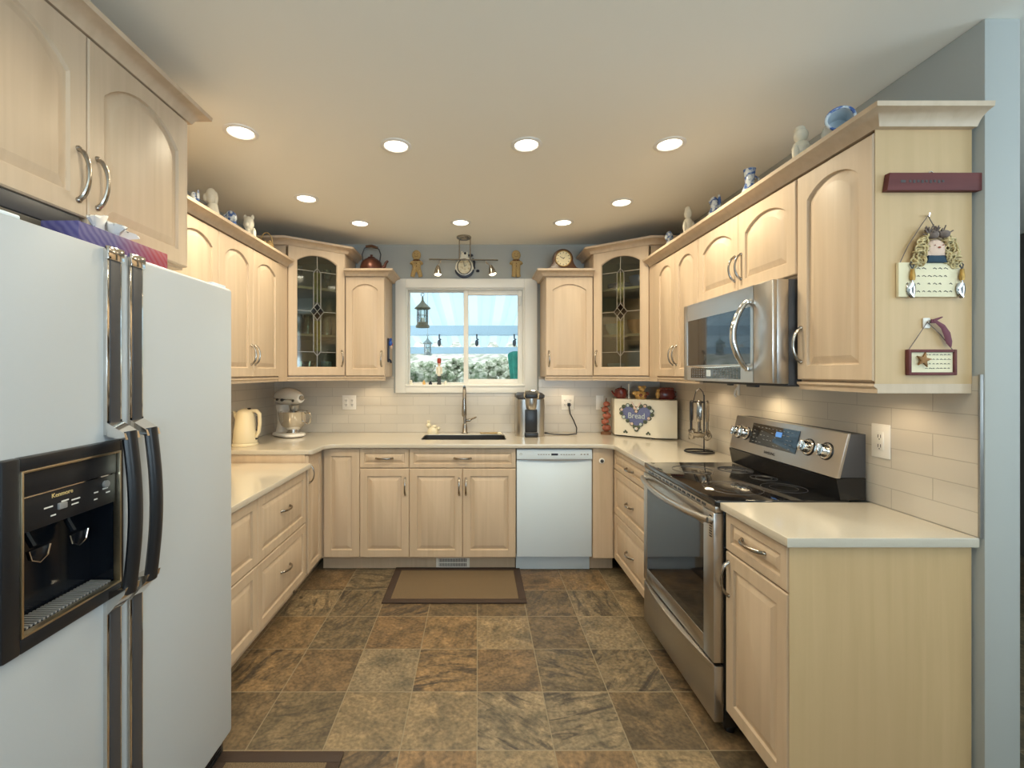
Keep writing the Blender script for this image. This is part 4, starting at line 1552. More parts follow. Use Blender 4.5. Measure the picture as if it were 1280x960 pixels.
# handles: full-height trim strip with bowed grip
def fridge_handle(door, x0, x1, side, parent_label):
    st = None
    for (za, zb) in ((1.262, FT - .004), (.078, .868)):
        hs = B()
        hs.box(x0, -.010, za, x1, .002, zb, bev=.002)
        pt = obj('handle_strip', hs, CHROME, door)
        b = B(); b.box(x0 + .007, -.0125, za + .012, x1 - .007, -.009, zb - .026, bev=.001); obj('black_insert', b, DARKG, pt)
        st = st or pt
    b = B(); b.box(x0 - .003, -.016, FT - .032, x1 + .003, -.004, FT + .002, bev=.003); obj('cap', b, CHROME, st)
    cx = (x0 + x1) / 2
    for (z, s) in ((1.285, -1), (.853, 1)):
        b = B()
        b.prism([(-.010, z + .012 * -s), (-.010, z + .02 * s * -1 - .012), (-.052, z + .018 * s), (-.056, z + .034 * s), (-.010, z + .026 * s)], x0 - .001, x1 + .001, 'x')
        obj('grip_bracket', b, CHROME, st)
    b = B()
    pts = []
    for i in range(17):
        s = i / 16
        z = .868 + (1.270 - .868) * s
        pts.append((cx, -.046 - .016 * math.sin(PI * s), z))
    b.tube(pts, [.020] * 17, 12, flat=.65)
    obj('grip', b, BLACK, st)


fridge_handle(fd, gap - .060, gap - .014, 1, '')
fridge_handle(rdoor, gap + .014, gap + .060, 1, '')
b = B(); b.box(FW - .09, .02, FT + .0005, FW - .01, .11, FT + .012, bev=.003); b.box(.02, .02, FT + .0005, .10, .11, FT + .012, bev=.003); obj('hinge_cover', b, WHITE, t)

# tissue box on the refrigerator
t = thing('tissue_box', 'blue and red patterned tissue box lying on top of the refrigerator', 'tissue box', (-1.050, 1.095, FT))
b = B(); b.box(0, 0, 0, .092, .315, .056, bev=.002); obj('carton', b, TBOX, t)
b = B()
for k, (dx, dy, a, h) in enumerate(((.045, .12, .3, .05), (.052, .15, 1.2, .042), (.040, .17, 2.3, .038))):
    v = b.lathe([(.012, 0), (.018, h * .5), (.034, h), (.032, h), (.016, h * .5), (.010, 0)], (dx, dy, .054), 14, Matrix.Rotation(a, 4, 'Z') @ Matrix.Rotation(R(18), 4, 'X'), .45, 1.5)
    for i, p in enumerate(v):
        p.co.z += .004 * math.sin(i * 2.1)
obj('tissue', b, TISSUE, t)

# ------------------------------------------------------------------ range
t = thing('range', 'stainless steel electric range with black glass top and oven window', 'range', (.957, 2.522, 0), R(-90))
W_ = .754
RD = XR - .012 - .957
b = B(); b.box(.003, .0, .035, W_ - .003, RD - .01, .894, bev=.002); obj('body', b, ENAMEL, t)
for (xx, yy) in ((.04, .04), (W_ - .04, .04), (.04, RD - .06), (W_ - .04, RD - .06)):
    b = B(); b.cyl((xx, yy, 0), (xx, yy, .036), .018); obj('foot', b, BLACK, t)
b = B(); b.box(-.001, -.036, .894, W_ + .001, RD - .075, .919, bev=.006, seg=3); ct = obj('cooktop', b, BGLASS, t)
b = B()
for (xx, yy, rr_) in ((.19, .14, .095), (.56, .14, .115), (.19, .36, .080), (.56, .36, .085), (.375, .39, .055)):
    b.ring((xx, yy, .9192), rr_, .0012, 'z', 48, 4)
    b.ring((xx, yy, .9192), rr_ * .62, .0007, 'z', 40, 4)
obj('burner_ring', b, DARKG, ct)
# oven door
b = B()
x0, x1, z0, z1 = .004, W_ - .004, .285, .868
wx0, wx1, wz0, wz1 = .055, W_ - .085, .355, .800
b.box(x0, -.040, z0, wx0, .0, z1, bev=.003); b.box(wx1, -.040, z0, x1, .0, z1, bev=.003)
b.box(wx0, -.040, z0, wx1, 0, wz0, bev=.001); b.box(wx0, -.040, wz1, wx1, 0, z1, bev=.001)
od = obj('oven_door', b, STEEL, t)
b = B(); b.box(wx0 - .002, -.0385, wz0 - .002, wx1 + .002, -.002, wz1 + .002); obj('oven_window', b, BGLASS, od)
b = B()
for k in range(9):
    b.box(W_ - .036, -.0408, .770 + k * .010, W_ - .016, -.039, .775 + k * .010)
obj('side_vent', b, ENAMEL, od)
b = B()
pts = []
for i in range(17):
    s = i / 16
    pts.append((.02 + (W_ - .04) * s, -.052 - .040 * math.sin(PI * s) ** .7, .838 - .006 * math.sin(PI * s)))
b.tube(pts, .0145, 12, flat=.85)
for xx in (.024, W_ - .024):
    b.cyl((xx, -.038, .838), (xx, -.056, .838), .0135, None, 14)
obj('handle', b, STEELX, od)
b = B(); b.box(.004, -.034, .870, W_ - .004, -.002, .893, bev=.002); vt = obj('vent_trim', b, STEELX, t)
b = B()
for k in range(14):
    b.box(.06 + k * .045, -.0348, .876, .093 + k * .045, -.033, .887)
obj('vent_slots', b, ENAMEL, vt)
b = B(); b.box(.004, -.038, .055, W_ - .004, .0, .272, bev=.003); dr = obj('storage_drawer', b, STEEL, t)
b = B()
pts = [(.006 + (W_ - .012) * i / 16, -.036 - .030 * math.sin(PI * i / 16) ** .8, .262) for i in range(17)]
low = [(p[0], p[1]) for p in pts]
b.prism([(.006, -.030)] + low + [(W_ - .006, -.030)], .250, .2745, 'z', bev=.004); obj('drawer_grip', b, STEELX, dr)
# back guard
BY = RD - .115
b = B(); b.prism([(BY + .004, .9195), (BY - .012, 1.00), (BY + .028, 1.005), (RD - .012, 1.005), (RD - .012, .9195)], .0, W_, 'x'); obj('backguard_base', b, ENAMEL, t)
b = B(); b.prism([(BY - .002, 1.006), (BY + .040, 1.176), (RD - .012, 1.176), (RD - .012, 1.006)], .0, W_, 'x', bev=.003); obj('backguard_shell', b, DARKG, t)
b = B(); b.prism([(BY - .010, 1.004), (BY + .033, 1.178), (BY + .045, 1.180), (BY + .003, 1.004)], -.001, W_ + .001, 'x', bev=.002)
bp_ = obj('control_panel', b, STEELX, t)
sl = math.atan2(.043, .174)


def on_panel(x, s, off=0.0):
    """point on the slanted control panel, s metres up it"""
    return (x, BY - .010 + s * math.sin(sl) - off * math.cos(sl), 1.004 + s * math.cos(sl) + off * math.sin(sl))


PR = Matrix.Rotation(R(90) - sl, 4, 'X')
b = B(); b.box(-.170, -.052, 0, .170, .052, .003)
b.move(Matrix.Translation(on_panel(.335, .103)) @ PR); dp = obj('touch_display', b, BGLASS, bp_)
b = B()
for r_ in range(5):
    for c_ in range(11):
        if random.random() < .72:
            b.box(-.150 + c_ * .027, -.040 + r_ * .019, .003, -.150 + c_ * .027 + random.uniform(.008, .018), -.037 + r_ * .019, .0036)
b.move(Matrix.Translation(on_panel(.335, .103)) @ PR); obj('touch_labels', b, GREYP, dp)
b = B(); b.box(.018, .006, .003, .060, .030, .0038); b.move(Matrix.Translation(on_panel(.335, .103)) @ PR); obj('clock_digits', b, DISPLAY, dp)
for xx in (.050, .118, .572, .672):
    b = B(); b.lathe([(0, .0), (.033, .0), (.033, .006), (.026, .008), (.025, .030), (.022, .034), (0, .035)], (0, 0, 0), 28)
    b.box(-.006, -.024, .03, .006, .024, .043, bev=.003)
    b.move(Matrix.Translation(on_panel(xx, .095)) @ PR); kb = obj('knob', b, CHROME, bp_)
    b = B(); b.lathe([(.034, 0), (.037, 0), (.036, .004), (.030, .005)], (0, 0, 0), 28); b.move(Matrix.Translation(on_panel(xx, .095)) @ PR); obj('knob_ring', b, BLACK, kb)
lt = text('lettering', 'SAMSUNG', .018, DARKG, bp_, on_panel(.335, .024, .0008), (R(90) - sl, 0, 0))

# ------------------------------------------------------------------ microwave
t = thing('microwave', 'stainless over-the-range microwave below the short right cabinet', 'microwave', (1.136, 2.512, 0), R(-90))
MW, MZ0, MZ1, MD = .756, 1.366, 1.776, XR - .012 - 1.136
b = B(); b.box(.002, .060, MZ0, MW - .002, MD, MZ1, bev=.002); obj('body', b, DARKG, t)
b = B(); b.box(0, .018, MZ0 + .006, MW, .062, MZ1, bev=.002); obj('front_shell', b, STEEL, t)
b = B()
gx0, gx1, gz0, gz1 = .045, .545, 1.452, 1.690
b.box(0.001, 0, MZ0 + .008, gx0, .018, MZ1 - .001, bev=.002); b.box(gx0, 0, gz1, .632, .018, MZ1 - .001); b.box(gx0, 0, MZ0 + .008, .632, .018, gz0); b.box(.612, 0, gz0, .632, .018, gz1)
md = obj('door', b, STEEL, t)
b = B()
b.box(gx0 - .001, .002, gz0 - .001, .613, .017, gz1 + .001); obj('door_window', b, BGLASS, md)
b = B(); b.box(.085, -.001, 1.386, .540, .002, 1.438); kp = obj('keypad', b, BGLASS, md)
b = B()
for r_ in range(4):
    for c_ in range(18):
        if abs(c_ - 7) > 1:
            b.box(.098 + c_ * .0242, -.0016, 1.391 + r_ * .0115, .112 + c_ * .0242, -.0008, 1.398 + r_ * .0115)
obj('key_labels', b, KEYG, kp)
b = B(); b.box(.250, -.0016, 1.396, .292, -.0008, 1.428); obj('clock_display', b, PALEB, kp)
b = B(); b.tube([(gx0 + (gx1 + .05 - gx0) * i / 12, -.003, gz0 - .004 - .008 * math.sin(PI * i / 12)) for i in range(13)], .0045, 6); obj('chrome_curve', b, CHROME, md)
b = B(); b.box(.634, 0, MZ0 + .008, MW - .001, .018, MZ1 - .001, bev=.003); obj('end_panel', b, STEEL, t)
b = B()
pts = [(.600, -.004 - .062 * math.sin(PI * i / 18) ** .75, 1.428 + .286 * i / 18) for i in range(19)]
b.tube(pts, [.010 + .003 * math.sin(PI * i / 18) for i in range(19)], 12, flat=1.0)
b.box(.588, -.012, 1.420, .612, .004, 1.440, bev=.004); b.box(.588, -.012, 1.702, .612, .004, 1.722, bev=.004)
obj('handle', b, CHROME, md)
b = B(); b.box(.05, .08, MZ0 - .006, MW - .05, MD - .04, MZ0, bev=.002)
b.box(.25, .10, MZ0 - .014, .28, .12, MZ0 - .004, bev=.003); b.box(.43, .09, MZ0 - .016, .50, .11, MZ0 - .004, bev=.003)
obj('bottom_grille', b, DARKG, t)
b = B(); b.box(.30, .22, MZ0 - .008, .40, .28, MZ0 - .005); obj('work_light', b, BULB, t)
l = bpy.data.lights.new('hood_glow', 'SPOT'); l.energy = 0.9 * PI; l.color = (1, .80, .5); l.spot_size = R(150); l.spot_blend = .7; l.shadow_soft_size = .03
lo = bpy.data.objects.new('hood_glow', l); C.objects.link(lo); lo.location = (1.40, 2.30, MZ0 - .02)
# small white clip hanging under the microwave
t = thing('clip_hook', 'small white plastic hook hanging on the tile under the microwave', 'hook', (XR - .009, (XR - .01) * 570 / (923 - 597), 1.28))
b = B(); b.box(-.006, -.012, 0, 0, .012, .075, bev=.003); obj('plate', b, PLASTIC, t)
b = B(); b.tube([(-.006, 0, .05), (-.02, 0, .03), (-.024, 0, .005), (-.016, 0, -.008)], .005, 8); obj('hook', b, PLASTIC, t)


# ------------------------------------------------------------------ outlets and switches
def plate(label, loc, rz, wd, ht, gangs, outlet=True, cat='outlet'):
    t = thing('wall_outlet' if outlet else 'light_switch', label, cat, loc, rz, 'wall plates on the splash tiles')
    b = B(); b.box(-wd / 2, -.006, -ht / 2, wd / 2, 0, ht / 2, bev=.0025); obj('cover_plate', b, PLASTIC, t)
    for g in gangs:
        b = B(); b.box(g - .016, -.009, -.034, g + .016, -.005, .034, bev=.002); ins = obj('insert', b, PLASTIC, t)
        if outlet:
            b = B()
            for zz in (-.018, .018):
                b.box(g - .007, -.0094, zz - .006, g - .004, -.0085, zz + .006); b.box(g + .004, -.0094, zz - .006, g + .007, -.0085, zz + .006)
                b.cyl((g, -.0094, zz - .011), (g, -.0085, zz - .011), .0025, None, 8)
            obj('slots', b, DARKG, ins)
        else:
            b = B(); b.prism([(-.009, -.030), (-.014, .0), (-.009, .030)], g - .012, g + .012, 'x'); obj('rocker', b, PLASTIC, ins)


plate('double white wall plate on the back tiles beside the stand mixer', (-1.072, YB - .0085, 1.163), 0, .115, .120, (-.025, .025))
plate('white outlet plate with the coffee maker plugged in', (.752, YB - .0085, 1.163), 0, .105, .120, (-.022, .022))
plate('single white switch plate left of the bread box', (1.02, YB - .0085, 1.163), 0, .062, .118, (0,), False, 'switch')
plate('white outlet plate on the right wall beside the range', (XR - .0085, 1.717, 1.158), R(-90), .078, .127, (0,))

# ------------------------------------------------------------------ worktop appliances
# cordless kettle
t = thing('kettle', 'cream cordless electric kettle on the worktop in the left corner', 'kettle', (-1.600, 3.14, .914))
b = B(); b.lathe([(0, 0), (.082, 0), (.084, .008), (.078, .018), (0, .018)], (0, 0, 0), 28); obj('power_base', b, CREAM, t)
b = B(); b.lathe([(0, .019), (.076, .019), (.078, .030), (.072, .10), (.062, .18), (.054, .225), (.050, .232), (0, .234)], (0, 0, 0), 28)
b.prism([(-.050, .215), (-.078, .236), (-.074, .20), (-.055, .16)], -.014, .014, 'y', bev=.004); kb = obj('jug', b, CREAM, t)
b = B(); b.lathe([(0, .252), (.014, .252), (.03, .246), (.048, .236), (.050, .232), (0, .231)], (0, 0, 0), 24); obj('lid', b, CREAM, t)
b = B(); b.tube([(.040, 0, .236), (.078, 0, .236), (.098, 0, .215), (.100, 0, .15), (.094, 0, .09), (.074, 0, .055)], [.012, .013, .013, .012, .011, .010], 10, flat=1.2); obj('handle', b, CREAM, t)
b = B(); b.tube([(.083, 0, .20), (.086, 0, .15), (.081, 0, .10)], .008, 8); obj('handle_grip', b, DARKG, t)
b = B(); b.box(.068, -.012, .040, .086, .012, .050, bev=.003); obj('switch', b, BLACK, t)
b = B(); b.box(.018, -.010, .246, .036, .010, .256, bev=.003); obj('lid_button', b, BLACK, t)

# stand mixer, head pointing to the right and towards the camera
t = thing('stand_mixer', 'cream stand mixer with steel bowl in the left back corner', 'stand mixer', (-1.470, 3.575, .914), R(-38))
b = B()
b.loops([rr(-.165, -.085, .13, .085, .08, 0.006), rr(-.170, -.090, .135, .090, .085, .014), rr(-.165, -.085, .13, .085, .08, .026), rr(-.15, -.07, .115, .07, .068, .030)])
obj('base', b, PLASTIC, t)
b = B(); b.loops([rr(-.150, -.048, -.055, .048, .03, .028), rr(-.140, -.040, -.070, .040, .028, .10), rr(-.140, -.042, -.060, .042, .028, .18), rr(-.150, -.050, -.040, .050, .03, .245)]); obj('column', b, PLASTIC, t)
b = B()
Ls = []
for i in range(15):
    s = i / 14
    x = -.185 + .34 * s
    rr_ = .072 * (math.sin(PI * min(1, max(0, .08 + .86 * s)))) ** .45 * (1.0 - .12 * s)
    cz = .300 + .012 * math.sin(PI * s)
    Ls.append([(x, rr_ * .92 * math.cos(2 * PI * k / 20), cz + rr_ * math.sin(2 * PI * k / 20)) for k in range(20)])
b.loops(Ls); hd = obj('motor_head', b, PLASTIC, t)
b = B(); b.tube([(-.17 + .31 * i / 10, -.0625 * math.sin(PI * (.1 + .8 * i / 10)) ** .3 - .004, .292) for i in range(11)], .005, 6); b.tube([(-.17 + .31 * i / 10, .0625 * math.sin(PI * (.1 + .8 * i / 10)) ** .3 + .004, .292) for i in range(11)], .005, 6); obj('trim_band', b, CHROME, hd)
b = B(); b.lathe([(0, 0), (.020, 0), (.018, .012), (0, .012)], (.158, 0, .305), 18, Matrix.Rotation(R(90), 4, 'Y')); obj('hub_cap', b, CHROME, hd)
b = B(); b.ball((.02, -.078, .288), .012); b.cyl((.02, -.066, .288), (.02, -.078, .288), .006); b.ball((-.06, -.074, .288), .010); b.ball((.135, -.055, .285), .010); obj('speed_knob', b, BLACK, hd)
b = B(); b.cyl((.055, 0, .20), (.055, 0, .245), .030, .036, 20); b.cyl((.055, 0, .13), (.055, 0, .20), .008); obj('attachment_hub', b, STEEL, hd)
b = B(); b.lathe([(0, .031), (.052, .031), (.054, .036), (.040, .048), (.044, .055), (.082, .085), (.102, .13), (.110, .195), (.113, .198), (.107, .198), (.099, .13), (.079, .088), (0, .06)], (.045, 0, 0), 32); bw = obj('bowl', b, CHROME, t)
b = B(); b.tube([(.155, 0, .185), (.195, 0, .188), (.205, 0, .165), (.198, 0, .115), (.178, 0, .105), (.145, 0, .118)], .0055, 8); b.move(Matrix.Translation((.045, 0, 0)) @ Matrix.Rotation(R(22), 4, 'Z') @ Matrix.Translation((-.045, 0, 0))); obj('bowl_handle', b, CHROME, bw)

# coffee maker
t = thing('coffee_maker', 'silver and black single-serve coffee maker right of the sink', 'coffee maker', (.415, 3.655, .914))
b = B(); b.loops([rr(-.108, -.115, .108, .125, .05, 0), rr(-.110, -.118, .110, .125, .05, .03), rr(-.112, -.12, .112, .125, .05, .25), rr(-.112, -.12, .112, .125, .05, .290), rr(-.104, -.11, .104, .115, .05, .302)]); obj('housing', b, STEEL, t)
b = B(); b.loops([rr(-.112, -.122, .112, .12, .05, .302), rr(-.112, -.122, .112, .12, .05, .322), rr(-.095, -.10, .095, .10, .05, .338)]); obj('lid', b, DARKG, t)
b = B(); b.box(-.048, -.128, .035, .048, -.10, .215, bev=.008); obj('front_recess', b, BLACK, t)
b = B(); b.box(-.052, -.155, 0, .052, -.10, .036, bev=.008); dtp = obj('drip_tray', b, BLACK, t)
b = B()
for k in range(7):
    b.box(-.04 + k * .0125, -.150, .036, -.034 + k * .0125, -.112, .0375)
obj('drip_grate', b, GREYP, dtp)
b = B(); b.lathe([(0, .212), (.030, .212), (.040, .222), (.046, .262), (.046, .300), (0, .300)], (0, -.118, 0), 24); obj('brew_head', b, STEEL, t)
b = B(); b.box(-.046, -.150, .300, .046, -.10, .335, bev=.008); obj('button_panel', b, BLACK, t)
b = B(); b.tube([(-.052, -.128, .30), (-.052, -.150, .335), (-.046, -.158, .354), (0, -.160, .358), (.046, -.158, .354), (.052, -.150, .335), (.052, -.128, .30)], .008, 8); obj('lift_handle', b, CHROME, t)
b = B(); b.tube([(.10, .05, .012), (.20, -.01, .006), (.30, -.03, .006), (.375, -.01, .010), (.390, .05, .05), (.372, .09, .11), (.350, .115, .16), (.345, .130, .215), (.345, .146, .232)], .005, 8); obj('power_cord', b, BLACK, t)
b = B(); b.box(.333, .125, .218, .357, .1475, .246, bev=.005); obj('plug', b, BLACK, t)

# bread box in the right back corner
t = thing('bread_box', 'cream bow-fronted bread box with blue heart decoration in the right corner', 'bread box', (1.08, 3.60, .914))
FLp, FRp = Vector((0, 0)), Vector((.255, -.215))
poly = [FLp, FRp, Vector((.395, -.232)), Vector((.425, -.10)), Vector((.12, .185)), Vector((.02, .14))]
b = B(); b.prism(poly, .010, .293, 'z', bev=.004); obj('case', b, BREADW, t)
b = B()
for q in (FLp * .9 + Vector((.03, .02)), FRp * .92 + Vector((.0, .02)), Vector((.38, -.16)), Vector((.12, .15))):
    b.cyl((q.x, q.y, 0), (q.x, q.y, .012), .012, None, 12)
obj('foot', b, BLACK, t)
d = (FRp - FLp)
FA = math.atan2(d.y, d.x)
FL_ = d.length
mid = FLp + (FRp - FLp) * .535 + Vector((math.sin(FA), -math.cos(FA))) * .001
HM = Matrix.Translation((mid.x, mid.y, .172)) @ Matrix.Rotation(FA, 4, 'Z')


def heart(sc, n=40):
    pts = []
    for i in range(n):
        a = 2 * PI * i / n
        x = 16 * math.sin(a) ** 3
        z = 13 * math.cos(a) - 5 * math.cos(2 * a) - 2 * math.cos(3 * a) - math.cos(4 * a)
        pts.append((x * sc * 1.08, z * sc * .92))
    return pts


b = B(); b.prism(heart(.0070), -.008, .0, 'y', bev=.002); b.move(HM); ht = obj('heart_plaque', b, HEARTB, t)
b = B()
b2 = B()
b3 = B()
hp = heart(.0070, 26)
for i, (x, z) in enumerate(hp):
    b.ball((x, -.008, z), (.017, .005, .015), 10, 6)
    if i % 2 == 0:
        tgt = b2 if i % 4 else b3
        for k in range(5):
            a = 2 * PI * k / 5
            tgt.ball((x * .97 + .0065 * math.cos(a), -.0125, z * .97 + .0065 * math.sin(a)), (.0055, .004, .0055), 8, 5)
b.move(HM); obj('leaf_border', b, LEAFD, ht)
b2.move(HM); obj('pale_flowers', b2, PETAL, ht)
b3.move(HM); obj('pink_flowers', b3, PETALP, ht)
tx = text('lettering', 'Bread', .062, PETAL, ht, HM @ Vector((0, -.0095, -.004)), (R(90), 0, FA), sx=.9)
b = B()
b.tube([(-.034, -.012, .098), (-.014, -.012, .066), (0, -.012, .045), (.014, -.012, .066), (.034, -.012, .098)], .005, 6)
b.move(HM); obj('bow', b, PETALP, ht)
b = B()
for sx in (-.088, .088):
    for k in range(3):
        b.ball((sx + (k - 1) * .010, -.002, -.135 + (.010 if k == 1 else 0)), (.008, .004, .008), 8, 5)
b.move(HM); obj('corner_motif', b, LEAFD, t)

BZ = .914 + .2935


def shelf_pos(px, d):
    return ((px - 597) * d / 570, d, BZ)


# row of ornaments on the bread box
t = thing('apple_jar', 'round dark red apple-shaped pot at the left on the bread box', 'pot', shelf_pos(776, 3.62), 0, 'ornaments on the bread box')
b = B(); b.lathe([(0, 0), (.03, 0), (.046, .02), (.050, .05), (.042, .075), (.02, .085), (0, .078)], (0, 0, 0), 20); obj('pot', b, REDC, t)
b = B(); b.tube([(.045, 0, .06), (.068, 0, .058), (.070, 0, .03), (.046, 0, .025)], .005, 8); b.tube([(-.04, 0, .02), (-.066, 0, .05), (-.072, 0, .062)], [.009, .007, .006], 8); obj('spout_and_handle', b, REDC, t)
b = B(); b.cyl((0, 0, .08), (.004, 0, .1), .004, None, 8); obj('stem', b, BROWN, t)
t = thing('taper_candle', 'thin cream candle between the ornaments on the bread box', 'candle', shelf_pos(786, 3.60), 0, 'ornaments on the bread box')
b = B(); b.lathe([(0, 0), (.010, 0), (.009, .012), (.0055, .014), (.005, .115), (0, .118)], (0, 0, 0), 12); obj('wax', b, PORC, t)
t = thing('figurine', 'yellow and amber teapot-like figurine in the middle of the bread box', 'figurine', shelf_pos(801, 3.56), 0, 'ornaments on the bread box')
b = B(); b.lathe([(0, 0), (.035, 0), (.045, .018), (.040, .045), (.025, .06), (0, .062)], (0, 0, 0), 20); b.ball((-.045, 0, .045), (.022, .016, .018)); obj('body', b, AMBER, t)
b = B(); b.ball((.008, 0, .078), (.024, .022, .022)); b.ball((-.010, 0, .094), (.012, .012, .010)); b.ball((.028, 0, .092), (.013, .012, .012)); obj('top', b, AMBER, t)
b = B(); b.ball((.045, -.008, .04), .016); b.ball((-.012, -.034, .03), .014); b.ball((.02, -.034, .022), .013); obj('fruit', b, RUST, t)
t = thing('basket_pot', 'dark red basket-shaped pot at the right on the bread box', 'pot', shelf_pos(833, 3.50), 0, 'ornaments on the bread box')
b = B(); b.lathe([(0, 0), (.055, 0), (.062, .015), (.064, .05), (.056, .065), (.052, .072), (0, .074)], (0, 0, 0), 22, None, 1.05, .6); obj('pot', b, REDC, t)
b = B()
for k in range(5):
    b.ball((-.045 + .022 * k, 0, .078), (.015, .018, .014))
b.tube([(.066, 0, .06), (.082, 0, .05), (.082, 0, .03), (.066, 0, .02)], .005, 8); obj('fruit_lid', b, RUST, t)
b = B(); b.ball((-.070, -.01, .035), (.016, .016, .03)); b.ball((-.066, -.01, .07), .012); obj('rooster_head', b, AMBER, t)

# stacked apple ornament left of the bread box
t = thing('apple_stack', 'tall ornament of stacked rust red apples left of the bread box', 'ornament', (1.038, 3.69, .914))
b = B(); b.lathe([(0, 0), (.042, 0), (.040, .018), (.02, .024), (0, .024)], (0, 0, 0), 16); obj('base', b, BROWN, t)
z = .024
b = B()
for k, r_ in enumerate((.035, .032, .034, .030, .028)):
    b.ball((.006 * (-1) ** k, -.003 * (k % 3), z + r_ * .8), (r_, r_, r_ * .85)); z += r_ * 1.5
obj('apples', b, RUST, t)
b = B()
for k in range(12):
    a = k * 2.4
    b.ball((.03 * math.cos(a), .03 * math.sin(a), .05 + .018 * k), (.012, .012, .006), 8, 5)
obj('leaves', b, LEAFD, t)
b = B(); b.cyl((0, 0, z), (.004, 0, z + .03), .004, None, 8); obj('stem', b, BROWN, t)

# utensil stand
UX, UY = 1.395, 2.87
t = thing('utensil_stand', 'black wire utensil stand on the worktop beside the range', 'utensil stand', (UX, UY, .914))
b = B(); b.ring((0, 0, .005), .085, .005, 'z', 36, 8); b.box(-.085, -.006, .001, .085, .006, .006); obj('base_ring', b, BLACK, t)
b = B(); b.tube([(.03, 0, .004), (.03, 0, .36)], .0045, 8); obj('pole', b, BLACK, t)
b = B(); b.ring((0.0, 0, .315), .038, .004, 'z', 28, 8); b.tube([(.030, 0, .34), (.024, 0, .375), (.004, 0, .400), (-.020, 0, .385), (-.038, 0, .315)], .003, 8)
for k in range(6):
    a = 2 * PI * k / 6
    b.tube([(.038 * math.cos(a), .038 * math.sin(a), .315), (.050 * math.cos(a), .050 * math.sin(a), .307), (.056 * math.cos(a), .056 * math.sin(a), .320)], .0025, 6)
obj('hook_ring', b, BLACK, t)


def utensil(kind, label, k):
    a = 2 * PI * k / 6
    u = thing(kind, label, 'kitchen utensil', (UX + .052 * math.cos(a), UY + .052 * math.sin(a), .914 + .316), a, 'utensils on the wire stand')
    b = B(); b.box(-.004, -.010, -.15, .004, .010, .0, bev=.002); b.cyl((0, 0, -.235), (0, 0, -.145), .005, None, 8); b.ring((0, 0, .004), .006, .0018, 'x', 14, 6); obj('handle', b, USTEEL if k % 3 else BLACK, u)
    b = B()
    if kind == 'ladle':
        b.lathe([(0, -.270), (.018, -.266), (.034, -.250), (.038, -.232), (.036, -.232), (.031, -.248), (0, -.264)], (.020, 0, 0), 18)
    elif kind == 'whisk':
        for j in range(4):
            q = PI * j / 4
            pts = [(.022 * math.sin(PI * i / 12) ** .8 * math.cos(q) * (1 if i <= 12 else -1), .022 * math.sin(PI * i / 12) ** .8 * math.sin(q), -.22 - .08 * (i / 12)) for i in range(13)]
            b.tube(pts, .0014, 5); b.tube([(-p[0], -p[1], p[2]) for p in pts], .0014, 5)
    elif kind == 'spatula':
        b.prism([(-.024, -.30), (.024, -.30), (.028, -.225), (.008, -.215), (-.008, -.215), (-.028, -.225)], -.0015, .0015, 'x', bev=.0005)
    elif kind == 'slotted_spoon':
        b.ball((0, 0, -.255), (.006, .026, .038), 16, 8)
    elif kind == 'meat_fork':
        for yy in (-.009, .009):
            b.tube([(0, yy * .3, -.215), (0, yy, -.235), (0, yy, -.295)], .002, 6)
    else:
        b.ball((0, 0, -.250), (.008, .030, .032), 16, 8)
    obj('head', b, USTEEL, u)
    u.scale = (1.25, 1.25, .80)


utensil('meat_fork', 'steel meat fork hanging on the far side of the wire stand', 1)
utensil('spatula', 'steel spatula hanging at the far left of the wire stand', 2)
utensil('slotted_spoon', 'steel spoon with oval bowl hanging nearest the bread box', 3)
utensil('ladle', 'steel ladle hanging lowest at the front left of the wire stand', 4)
utensil('whisk', 'steel wire whisk hanging at the front right of the wire stand', 5)
utensil('skimmer', 'steel round skimmer hanging nearest the tiled wall', 0)

# ------------------------------------------------------------------ floor mats
def floor_mat(label, x0, y0, x1, y1):
    t = thing('floor_mat', label, 'mat', (x0, y0, 0))
    wx, wy = x1 - x0, y1 - y0
    b = B()
    m_ = .048
    b.box(0, 0, .0005, wx, m_, .010, bev=.003); b.box(0, wy - m_, .0005, wx, wy, .010, bev=.003); b.box(0, m_, .0005, m_, wy - m_, .010, bev=.003); b.box(wx - m_, m_, .0005, wx, wy - m_, .010, bev=.003)
    obj('border', b, MATRIM, t)
    b = B(); b.box(m_ - .002, m_ - .002, .0005, wx - m_ + .002, wy - m_ + .002, .008); obj('woven_centre', b, MATIN, t)


floor_mat('brown woven mat with dark border on the floor before the sink', -.588, 2.786, .302, 3.288)
floor_mat('brown bordered mat on the floor at the foot of the refrigerator', -.955, 1.15, -.496, 1.694)

